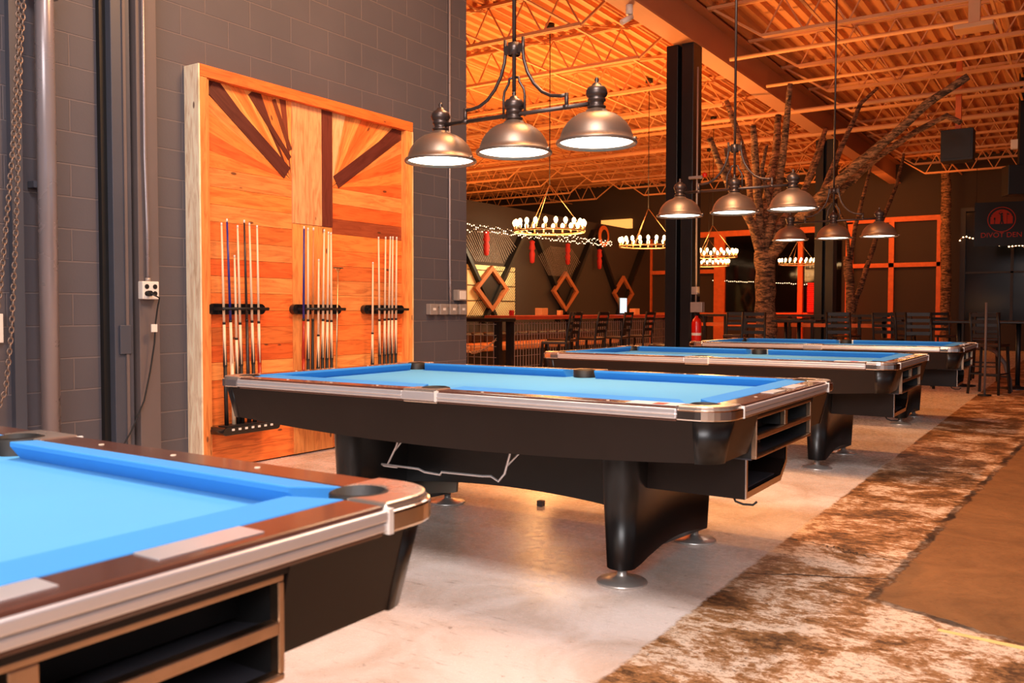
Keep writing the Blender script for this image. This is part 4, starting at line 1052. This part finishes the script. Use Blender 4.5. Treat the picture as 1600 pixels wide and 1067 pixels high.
t = thing('drink_rail', (-6.0, 19.2, 0), 'long dark drink rail on posts behind the fire extinguisher', 'railing')
MB().box(-1.4, 2.6, -.15, .15, 1.10, 1.15).build('rail_top', 'dark_wood', t)
for i in range(9): MB().box(-1.35+i*.48, -1.29+i*.48, -.04, .04, 0, 1.10).build('rail_post', 'dark_steel', t)
MB().box(-1.4, 2.6, -.03, .03, .88, .96).build('lower_rail', 'orange_timber', t)
t = thing('arched_bench_end', (-.95, 15.2, 0), 'pale curved arched support beside the farthest pool table corner', 'support')
MB().tube([(-.62, 0, .55), (-.50, 0, .66), (-.35, 0, .68), (-.2, 0, .60), (-.08, 0, .42), (-.02, 0, .2), (0, 0, 0)], .032, 8).build('curved_strut', 'paint_grey', t)
t = thing('thin_pole', (-1.22, 14.3, 0), 'thin pale upright pole beside the farthest pool table', 'pole')
MB().cyl((0, 0, .02), (0, 0, 1.35), .016, n=10).build('pole_tube', 'paint_grey', t)
MB().cyl((0, 0, 0), (0, 0, .02), .09, n=16).build('pole_base', 'dark_steel', t)

# extinguisher and column electrics
t = thing('fire_extinguisher', (-5.10, 13.0, .68), 'red fire extinguisher hung on the right face of the black column', 'fire extinguisher')
MB().lathe([(.0005, 0), (.07, 0), (.076, .02), (.076, .36), (.06, .41), (.028, .44), (.024, .47)], (0, 0, 0), 20).build('cylinder_body', 'extinguisher', t)
MB().box(-.02, .02, -.05, .05, .47, .50).box(-.012, .012, -.09, .02, .51, .525).build('handle', 'black', t)
MB().tube([(0, .04, .48), (.10, .03, .45), (.115, .02, .30), (.11, 0, .1)], .011, 8).build('hose', 'rubber', t)
MB().lathe([(.077, .16), (.077, .20)], (0, 0, 0), 20).build('label_band', 'white', t)
MB().box(-.12, -.07, -.03, .03, .1, .4).build('wall_bracket', 'black', t)
t = thing('column_conduit', (-5.12, 13.02, 0), 'pale thin conduit with two grey boxes down the side of the black column', 'conduit')
MB().tube([(0, 0, 1.25), (0, 0, 5.0)], .014, 8).build('conduit_tube', 'box_metal', t)
MB().box(-.06, .04, -.05, .05, 1.48, 1.60).build('electric_box', 'box_metal', t, .006)
MB().box(-.07, .12, -.06, .06, 1.20, 1.36).build('electric_box', 'box_metal', t, .006)
t = thing('alarm_beacon', (-5.0, 12.9, 3.28), 'small red and white beacon on the column side level with the lamps', 'beacon')
MB().box(-.20, .02, -.03, .03, -.02, .02).build('beacon_arm', 'box_metal', t)
MB().sphere((.05, 0, .03), .04, 12, 8).build('beacon_dome', 'extinguisher', t)

# ceiling-hung devices
t = thing('loudspeaker', (-2.15, 18.9, 4.35), 'black loudspeaker cabinet hung from the joists on an orange bracket', 'loudspeaker')
MB().box(-.28, .28, -.2, .2, -.25, .35).build('cabinet', 'black', t, .01)
MB().box(-.24, .24, -.215, -.2, -.2, .3).build('grille', 'rubber', t)
MB().box(-.05, .05, -.05, .05, .35, 1.74).build('bracket', 'orange_timber', t)
t = thing('loudspeaker', (-1.2, 20.8, 3.85), 'second black loudspeaker, lower and right of the other one', 'loudspeaker', rz=.4)
MB().box(-.3, .3, -.2, .2, -.25, .35).build('cabinet', 'black', t, .01)
MB().box(-.05, .05, -.05, .05, .35, 2.24).build('bracket', 'black', t)
t = thing('ceiling_access_point', (-1.35, 13.35, 5.0), 'pale flat ceiling device under the joists at upper right', 'ceiling device')
MB().box(-.24, .24, -.16, .16, 0, .07).build('device_body', 'steel_paint', t, .015)
MB().box(-.07, .07, -.05, .05, .07, .45).build('device_mount', 'steel_paint', t)
t = thing('security_camera', (-5.32, 11.0, 5.15), 'small white security camera below the main beam', 'security camera')
MB().cyl((0, 0, .12), (0, 0, .26), .05).build('camera_mount', 'white', t)
MB().cyl((.02, .03, .10), (-.07, -.10, .0), .038).build('camera_body', 'white', t)
tag(MB().box(-1.55, -1.27, 23.1, 23.25, 4.93, 5.15).build('white_sensor', 'white', None, .02), 'small white sensor just below the joists at the right edge', 'sensor')  # sensor housing hung from a rod, gives no light
MB().cyl((-1.41, 23.17, 5.15), (-1.41, 23.17, 5.5), .012).build('unit_rod', 'dark_steel', bpy.data.objects['white_sensor'])
# ceiling canopy of each pendant stem
# floor marks
tag(MB().hexa([(-.455, 3.66, .0005), (-.12, 3.62, .0005), (-.12, 3.655, .0005), (-.455, 3.685, .0005), (-.455, 3.66, .002), (-.12, 3.62, .002), (-.12, 3.655, .002), (-.455, 3.685, .002)]).build('floor_tape', 'tape'), 'strip of pale yellow tape stuck on the weathered floor', 'tape')
tag(MB().box(-2.86, -2.82, 4.63, 4.67, 0, .035).build('chalk_cube', 'paint_grey', None, .004), 'little grey cube lying on the floor beneath the second table', 'chalk')
